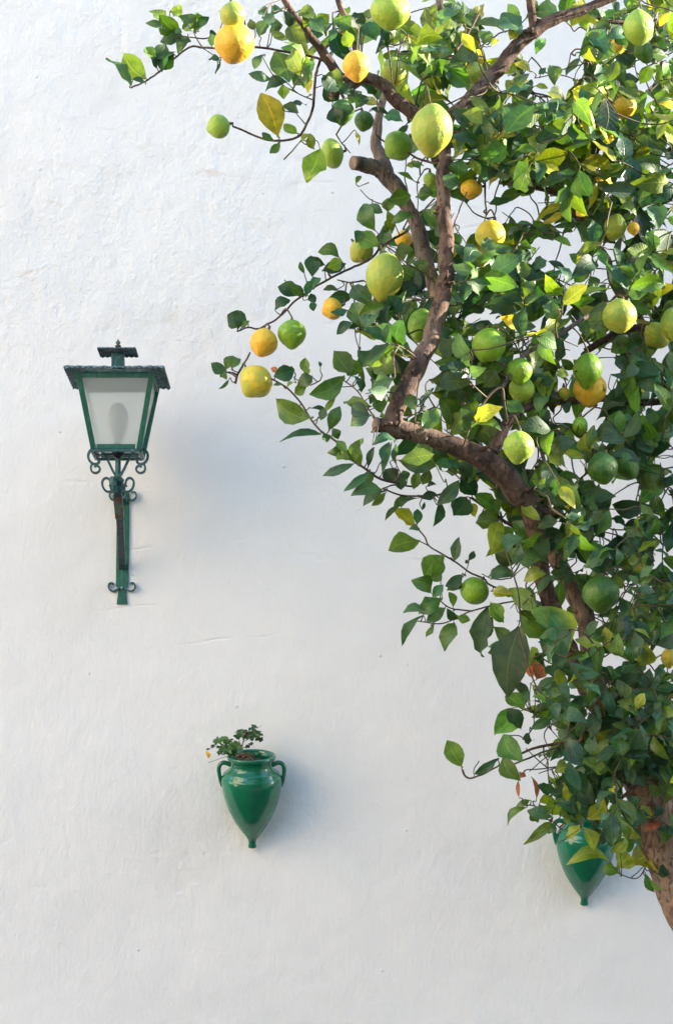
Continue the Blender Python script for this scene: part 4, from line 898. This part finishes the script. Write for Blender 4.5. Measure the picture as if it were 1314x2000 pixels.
I 718 572 845 478 92 d|I 740 625 700 568 74 g|I 945 655 825 575 95 d|I 838 640 1005 745 84 y|I 1042 745 1058 605 118 t|I 992 885 915 748 122 d|I 1055 880 1268 880 96 t|I 1240 955 1320 880 92 t|I 798 760 885 800 84 d|I 858 885 872 815 84 d|I 658 870 745 852 84 y|I 700 805 785 738 62 d|I 740 955 832 838 74 t|I 680 965 722 885 62 t
I 465 70 400 455 178 K|I 620 100 500 20 90 g|I 320 70 445 165 46 g|I 290 180 400 200 60 t|I 430 260 490 230 40 t|I 550 70 660 150 80 t|I 1150 290 1120 170 110 y|I 1220 470 1240 330 120 g|I 1040 340 1120 280 90 t|I 900 330 880 150 60 g|I 960 320 1040 360 90 t|I 660 230 700 200 70 y|I 870 240 720 250 40 g|I 960 460 1010 370 60 g|I 1060 420 1200 480 80 t|I 520 320 600 280 90 b|I 560 360 600 270 80 b|I 510 270 540 350 60 b
J 668 395 560 378 60 d|J 522 460 443 492 36 g|J 505 500 393 600 46 g|J 645 575 490 695 50 g|J 645 560 505 528 72 t|J 565 585 525 530 52 g|J 655 590 620 645 62 t|J 600 430 625 485 72 y|J 560 540 645 478 82 g|J 670 480 835 520 52 t|J 838 565 935 458 92 y|J 800 600 718 675 62 y|J 720 592 742 555 52 g|J 818 612 882 742 96 y|J 965 800 728 800 74 y
J 928 645 1005 585 74 g|J 965 745 1065 695 52 g|J 1055 645 1135 640 74 d|J 1010 765 1105 688 84 g|J 1078 810 1225 715 132 y|J 1000 835 1065 755 112 y|J 1168 805 1295 838 62 Y|J 1228 872 1295 868 84 d|J 1160 868 1205 968 40 G|J 1188 900 1248 962 26 G|J 918 842 1015 862 62 g|J 1262 705 1272 595 62 G|J 1228 600 1295 645 102 d|J 1088 485 1112 438 62 t|J 1138 545 1185 498 74 y|J 1098 565 1155 518 92 d
J 462 450 460 350 20 b|J 558 452 535 325 26 b|J 468 335 495 308 44 b|J 758 335 835 268 62 t|J 948 445 985 328 102 t|J 900 600 860 590 90 d|J 1010 600 1050 560 80 t|J 870 690 950 640 90 d|J 720 480 800 560 110 g|J 770 430 880 460 120 d|J 600 520 700 470 80 y"""
LV = []
petioles = MB()
TWA = np.array(TW); NODES = np.concatenate([TWA, SKA[SKA[:, 3] < 13][:, :3]])
def attach(x, y):
    d2 = (NODES[:, 0] - x) ** 2 + (NODES[:, 1] - y) ** 2; j = int(np.argmin(d2)); return NODES[j], math.sqrt(d2[j])
for ent in LEAVES_TXT.replace('\n', '|').split('|'):
    f = ent.split(); c = f[0]; x0, y0, x1, y1, wd = map(float, f[1:6]); kd = f[6]; s_ = CR[c][2]
    a = U(c, x0, y0); b = U(c, x1, y1); wd /= s_
    node, dist = attach(*a)
    dd = node[2] if dist < 45 else depth_field(*a) + 0.08
    dd += rl.uniform(0.0, 0.06)
    big = wd > 50
    if big: dd += 0.12
    cx_, cy_ = (a[0] + b[0]) / 2, (a[1] + b[1]) / 2
    L = math.hypot(b[0] - a[0], b[1] - a[1])
    s = (CAM_D - dd) / F
    fore = rl.uniform(-0.35, 0.45) * L * s
    p0 = P(a[0], a[1], dd); p1 = P(b[0], b[1], dd + fore)
    LV.append(make_leaf(p0, p1, wd * s * 1.25, kd, tilt=0.38, curly=0.0 if big else (0.35 if rl.random() < .3 else 0.0)))
    if dist < 70:
        q = P(*node); dl = (q - p0).length
        m1_ = p0 + (q - p0) * .33 + Vector((rl.gauss(0, .1) * dl, 0, rl.gauss(.06, .1) * dl)); m2_ = p0 + (q - p0) * .7 + Vector((rl.gauss(0, .08) * dl, 0, rl.gauss(.0, .08) * dl))
        petioles.tube([Vector(tuple(t_)) for t_ in smooth_poly([tuple(p0), tuple(m1_), tuple(m2_), tuple(q)], 3)], [0.0011 + .00006 * i_ for i_ in range(10)], 5, cap=False)

# random sprays fill the crown
GAPS = [(905, 180, 18, 12), (955, 85, 22, 14), (905, 425, 26, 40), (985, 405, 38, 28), (1095, 75, 50, 40), (1108, 160, 22, 18), (1055, 190, 12, 10), (1245, 270, 20, 12), (1290, 312, 18, 14), (1030, 405, 46, 26), (1050, 130, 24, 16),
        (800, 355, 20, 18), (760, 410, 12, 12), (1085, 490, 34, 22), (1165, 535, 18, 16), (1120, 468, 20, 10), (1025, 675, 20, 12), (1120, 650, 18, 10), (1196, 704, 32, 18), (1282, 692, 24, 12), (1160, 815, 25, 8), (1090, 810, 15, 10), (1305, 888, 16, 14),
        (1036, 905, 20, 15), (1110, 905, 12, 8), (1212, 962, 46, 24), (1222, 1000, 30, 18), (1303, 975, 14, 20), (1300, 905, 12, 10), (1125, 935, 12, 8), (1032, 1140, 26, 18), (1096, 1150, 7, 12), (1128, 1272, 8, 26), (1036, 1266, 18, 12), (1190, 1280, 18, 12),
        (1060, 1430, 25, 20), (1035, 1412, 10, 10), (1110, 1490, 16, 12), (1070, 1510, 26, 20), (835, 720, 14, 26), (828, 790, 28, 24), (900, 856, 16, 6), (965, 622, 18, 9), (705, 680, 20, 14), (1070, 520, 12, 8), (1240, 640, 8, 8), (1262, 345, 12, 8), (1000, 545, 12, 8), (1290, 450, 12, 10), (930, 625, 10, 8),
        (640, 240, 40, 40), (700, 280, 14, 18), (735, 440, 8, 8), (1150, 720, 60, 50), (1210, 617, 42, 38), (860, 60, 10, 16), (820, 60, 12, 10), (990, 190, 14, 8), (1310, 400, 16, 12), (1275, 165, 8, 10), (1180, 480, 14, 12), (1200, 560, 10, 6), (1160, 600, 12, 8), (1110, 560, 12, 8), (1070, 620, 14, 8), (1040, 640, 12, 8)]
POLY = [(520, 20), (1340, -30), (1345, 420), (1470, 700), (1480, 1700), (1262, 1672), (1200, 1668), (1150, 1622), (1090, 1596), (1064, 1560), (1052, 1500), (1045, 1440), (1012, 1400), (1030, 1330), (1040, 1240), (1020, 1200), (985, 1120), (990, 1060), (962, 985), (900, 940), (830, 925), (750, 905),
        (726, 860), (720, 800), (700, 740), (690, 690), (680, 640), (665, 610), (690, 570), (720, 510), (745, 470), (760, 400), (790, 350), (770, 300), (740, 270), (700, 215), (620, 185), (560, 150), (520, 100), (540, 20), (560, -30)]
def inside(x, y):
    c = False; n = len(POLY); j = n - 1
    for i in range(n):
        xi, yi = POLY[i]; xj, yj = POLY[j]
        if (yi > y) != (yj > y) and x < (xj - xi) * (y - yi) / (yj - yi) + xi: c = not c
        j = i
    return c
def density(x, y):
    if x > 1330: return 0.4
    if x < 760: return 0.35 if y < 330 else 0.5
    if y < 330: return 0.75 if x < 960 else (0.75 if y < 180 else 1.0)
    if y < 480: return 0.5 if x < 960 else 0.9
    if y < 900: return 0.8 if x < 1000 else 1.0
    if x < 1000: return 0.8
    return 1.0
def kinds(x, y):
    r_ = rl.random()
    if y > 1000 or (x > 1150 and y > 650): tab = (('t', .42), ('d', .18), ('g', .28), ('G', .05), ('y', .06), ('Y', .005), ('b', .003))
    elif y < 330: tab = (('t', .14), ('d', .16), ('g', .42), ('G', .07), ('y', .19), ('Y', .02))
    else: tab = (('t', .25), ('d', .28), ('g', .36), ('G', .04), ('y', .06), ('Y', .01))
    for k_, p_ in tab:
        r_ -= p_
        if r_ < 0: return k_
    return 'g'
pool = [tuple(q) for q in SKA[:, :3]] + TW
POOL = list(pool)
twigs_m = MB(); n_rand = 0; tries = 0
Pnp = np.array(POOL)
while n_rand < 2650 and tries < 12000:
    tries += 1
    x = rl.uniform(530, 1440); y = rl.uniform(-110, 1690)
    if not inside(x, y) or rl.random() > density(x, y): continue
    dd = depth_field(x, y) + max(-0.42, min(0.32, rl.gauss(0.08 if y > 1050 else -0.04, 0.2)))
    # spray direction: away from the nearest stem, a little upward or drooping
    dist = (Pnp[:, 0] - x) ** 2 + (Pnp[:, 1] - y) ** 2 + ((Pnp[:, 2] - dd) * 500) ** 2
    j = int(np.argmin(dist)); nx_, ny_, nd_ = Pnp[j]
    ang = math.atan2(y - ny_, x - nx_) + rl.gauss(0, 0.5) if dist[j] > 60 else rl.uniform(0, 6.28)
    small = y > 950 and x > 1020
    ln = rl.uniform(38, 85)
    dz = rl.uniform(-0.05, 0.07)
    nodes = [(x + math.cos(ang) * ln * t_ + 6 * t_ * t_ * rl.uniform(-1, 1), y + math.sin(ang) * ln * t_ + 14 * t_ * t_, dd + dz * t_) for t_ in (0, .25, .5, .75, 1)]
    nl = rl.randint(5, 8); made = []
    for k_ in range(nl):
        t_ = 0.15 + 0.85 * (k_ + rl.uniform(-.2, .2)) / nl; t_ = max(0, min(1, t_))
        i_ = min(3, int(t_ * 4)); fr = t_ * 4 - i_
        bx = nodes[i_][0] * (1 - fr) + nodes[i_ + 1][0] * fr; by = nodes[i_][1] * (1 - fr) + nodes[i_ + 1][1] * fr; bd = nodes[i_][2] * (1 - fr) + nodes[i_ + 1][2] * fr
        la = ang + (1 if k_ % 2 else -1) * rl.uniform(0.4, 1.25) if k_ < nl - 1 else ang + rl.gauss(0, .3)
        L = (rl.uniform(40, 72) if small else rl.uniform(46, 88)) * (0.7 + 0.3 * rl.random())
        el = rl.gauss(0, 0.55)
        tx = bx + math.cos(la) * L * math.cos(el); ty = by + math.sin(la) * L * math.cos(el) + 5; td = bd + math.sin(el) * L * 0.00135
        mx_, my_ = (bx + tx) / 2, (by + ty) / 2
        if not inside(mx_, my_) or not inside(tx, ty): continue
        if any(((mx_ - g_[0]) / (g_[2] + 9)) ** 2 + ((my_ - g_[1]) / (g_[3] + 9)) ** 2 < 1 or ((tx - g_[0]) / g_[2]) ** 2 + ((ty - g_[1]) / g_[3]) ** 2 < 1 for g_ in GAPS): continue
        bad = False
        for arr, mar in ((KEEP, 14), (KEEP2, 6)):
            dk = np.hypot(arr[:, 0] - mx_, arr[:, 1] - my_) - arr[:, 2]; dk2 = np.hypot(arr[:, 0] - tx, arr[:, 1] - ty) - arr[:, 2]
            jj = int(np.argmin(np.minimum(dk, dk2)))
            if min(dk[jj], dk2[jj]) < mar and max(bd, td) > arr[jj, 3] - 0.05: bad = True
        for (qx, qy, qr, qd, rr_) in lem_mask:
            if min(math.hypot(mx_ - qx, my_ - qy), math.hypot(tx - qx, ty - qy), math.hypot(bx - qx, by - qy)) < qr + 9 and max(bd, td) > qd - rr_ - 0.02: bad = True; break
        if not bad:
            cc_ = P(mx_, my_, (bd + td) / 2)
            for q_ in SUNLIT:
                lx, ly, lr, ld, lrr = lem_mask[q_]; v_ = cc_ - P(lx, ly, ld); t_s = v_.dot(SUN)
                if t_s > 0 and (v_ - SUN * t_s).length < lrr + L * 0.0006: bad = True; break
        if bad: continue
        width = L * rl.uniform(0.44, 0.60) * 0.00136
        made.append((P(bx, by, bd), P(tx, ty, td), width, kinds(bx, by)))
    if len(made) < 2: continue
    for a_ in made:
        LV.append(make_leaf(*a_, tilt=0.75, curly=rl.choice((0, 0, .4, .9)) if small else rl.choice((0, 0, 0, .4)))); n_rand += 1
    pts = [P(*q) for q in nodes]
    root_ = P(nx_, ny_, nd_)
    if dist[j] < 120 ** 2:
        mid = (root_ + pts[0]) / 2 + Vector((rl.uniform(-.01, .01), rl.uniform(-.01, .01), rl.uniform(-.01, .015)))
        sp = [Vector(tuple(q)) for q in smooth_poly([tuple(root_), tuple(mid)] + [tuple(p) for p in pts], 3)]
    else: sp = pts
    twigs_m.tube(sp, [0.0023 * (1 - .55 * i_ / len(sp)) for i_ in range(len(sp))], 5, cap=False)
    POOL.extend(nodes); Pnp = np.array(POOL)
o = twigs_m.build('fine_twigs', M_TWIG, tree, smooth=True); o['kind'] = 'stuff'
o = petioles.build('petioles', M_TWIG, tree, smooth=True); o['kind'] = 'stuff'

# the 300 leaves that show largest become parts of their own; the rest are one mass
W_, H_ = 440, 670
zb = np.full(W_ * H_, 1e9); idb = np.full(W_ * H_, -1)
ti = np.linspace(0, NS - 1.001, 26); vi = np.linspace(0, 3.999, 14)
for li, l in enumerate(LV):
    G = l.v.reshape(NS, 5, 3)
    i0 = ti.astype(int); f0 = (ti - i0)[:, None, None]; k0 = vi.astype(int); g0 = (vi - k0)[None, :, None]
    A_ = G[i0] * (1 - f0) + G[i0 + 1] * f0
    A_ = A_[:, k0] * (1 - g0) + A_[:, k0 + 1] * g0
    q = A_.reshape(-1, 3); dep = q[:, 1] + CAM_D
    u_ = ((q[:, 0] / dep * F + 657) / 3).astype(int); v_ = ((1880 - (q[:, 2] - CAM_Z) / dep * F) / 3).astype(int)
    ok = (u_ >= 0) & (u_ < 438) & (v_ >= 0) & (v_ < 667)
    idx = v_[ok] * W_ + u_[ok]; dz_ = dep[ok]
    better = dz_ < zb[idx]; zb[idx[better]] = dz_[better]; idb[idx[better]] = li
cnt = np.bincount(idb[idb >= 0], minlength=len(LV))
order = np.argsort(-cnt)
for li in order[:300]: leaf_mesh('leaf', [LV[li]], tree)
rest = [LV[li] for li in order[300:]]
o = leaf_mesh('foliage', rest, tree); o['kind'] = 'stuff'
print('leaves', len(LV), 'smallest single', cnt[order[299]], 'tries', tries)

# ---------------------------------------------------------------- the scraggly plant in the first pot
def potted_plant():
    K = (380, 1390, 4.38)
    D0 = 0.12
    def Q(x, y, d=D0): return P(K[0] + x / K[2], K[1] + y / K[2], d)
    base = Q(395, 420)
    root = empty('potted_plant', tuple(base), 'scraggly little plant with crinkled green leaves and dry stems in the amphora below the lantern', 'plant')
    stems = [([(400, 425), (395, 350), (410, 280), (430, 215), (440, 190)], 6, M_DRY), ([(380, 420), (350, 375), (300, 340), (250, 300), (215, 260)], 4.5, M_DRY), ([(300, 375), (240, 395), (180, 415), (120, 436)], 2.6, M_BLACK),
             ([(405, 340), (380, 240), (345, 170)], 3, M_TWIG), ([(430, 250), (470, 230), (520, 205), (545, 215)], 3.5, M_DRY), ([(440, 200), (500, 165), (540, 140), (572, 118)], 2, M_TWIG), ([(220, 300), (170, 300), (130, 315), (105, 325)], 2.4, M_TWIG),
             ([(410, 300), (450, 310), (480, 280), (490, 260)], 3, M_DRY), ([(105, 325), (108, 335), (112, 345)], 1.5, M_TWIG), ([(420, 260), (415, 230), (400, 205)], 5, M_DRY)]
    for pts, r, mt in stems:
        sp = smooth_poly(pts, 5); m = MB(); n = len(sp)
        m.tube([Q(x, y, D0 + 0.01 * math.sin(i * .4)) for i, (x, y) in enumerate(sp)], [r * 0.00037 * (1 - .4 * i / n) for i in range(n)], 6); m.build('stem', mt, root, smooth=True)
    def lobed(c, R_, seed, tint, tilt):
        r = random.Random(seed); n = 26; vs_ = [Vector((0, 0, 0))]; lob = r.choice((5, 6, 7)); rot = r.uniform(0, 6.28)
        nrm = Vector((r.gauss(0, .5), -1, r.gauss(.5, .4))).normalized(); ux = nrm.cross(Vector((0, 0, 1))).normalized(); uy = nrm.cross(ux)
        sq = r.uniform(.6, .95)
        for ring in (0.5, 1.0):
            for k_ in range(n):
                a = 2 * PI * k_ / n
                rr = R_ * ring * (1 - (0.26 * (0.5 + 0.5 * math.cos(lob * a)) + r.uniform(0, .1)) * ring) * (0.35 if abs(a - PI) < 0.25 and ring == 1 else 1)
                hh = R_ * 0.22 * math.sin(lob * a + 1) * ring ** 2 + 0.15 * R_ * ring ** 2
                vs_.append(Vector((rr * math.cos(a + rot), rr * math.sin(a + rot) * sq, hh)))
        out = [c + ux * v.x + uy * v.y + nrm * v.z for v in vs_]
        fs = [(0, 1 + k_, 1 + (k_ + 1) % n) for k_ in range(n)] + [(1 + k_, 1 + n + k_, 1 + n + (k_ + 1) % n, 1 + (k_ + 1) % n) for k_ in range(n)]
        m = MB(); m.add(out, fs); o = m.build('leaf', M_LEAF, root, smooth=True)
        at = o.data.color_attributes.new('tint', 'FLOAT_COLOR', 'POINT'); at.data.foreach_set('color', list(c4(tint)) * len(out))
        ul = o.data.uv_layers.new(name='leaf_uv'); ul.data.foreach_set('uv', [0.3, 0.5] * len(o.data.loops))
        return o
    G_ = (0.045, 0.13, 0.04); G2 = (0.08, 0.19, 0.05); Gd = (0.025, 0.075, 0.025)
    L_ = [(215, 250, 42, G_), (255, 235, 34, G2), (285, 265, 30, G_), (235, 300, 34, Gd), (270, 330, 46, G2), (320, 320, 48, G2), (350, 285, 36, G2), (225, 350, 26, Gd), (300, 350, 34, G_), (365, 215, 26, Gd), (395, 185, 30, G_), (425, 170, 26, Gd),
          (470, 215, 40, G_), (510, 200, 44, Gd), (545, 190, 34, G_), (552, 235, 28, Gd), (500, 140, 30, (0.03, 0.085, 0.045)), (455, 185, 24, (0.10, 0.05, 0.03)), (430, 220, 26, (0.10, 0.045, 0.03)), (485, 275, 18, Gd), (455, 300, 16, (0.05, 0.03, 0.03)), (160, 295, 16, Gd), (115, 322, 14, Gd), (320, 240, 14, Gd),
          (355, 360, 28, Gd), (385, 310, 30, G_)]
    for i, (x, y, r, t_) in enumerate(L_): lobed(Q(x, y, D0 + 0.016 + 0.012 * math.sin(i * 2.1)), r * 0.00056, i + 5, t_, 0)
    lf = make_leaf(Q(100, 340), Q(118, 402), 0.016, 'Y', tilt=.2); lf.col[:, :] = (0.62, 0.36, 0.05); leaf_mesh('leaf', [lf], root)['label'] = 'small yellowed leaf hanging off the end'
    r = random.Random(4)
    for i in range(26):      # tangle of dead stalks lying over the rim
        x, y = r.uniform(330, 470), r.uniform(365, 420); a = r.uniform(-.5, .9); l = r.uniform(25, 80)
        m = MB(); m.tube([Q(x, y, D0 + r.uniform(0, .03)), Q(x + l * .5 * math.cos(a), y + l * .5 * math.sin(a) - 6, D0 + .02), Q(min(x + l * math.cos(a), 545), min(y + l * math.sin(a), 432), D0 + r.uniform(0, .03))], [.0018, .0016, .0008], 5)
        m.build('dead_stalk', M_DRY, root, smooth=True)
potted_plant()
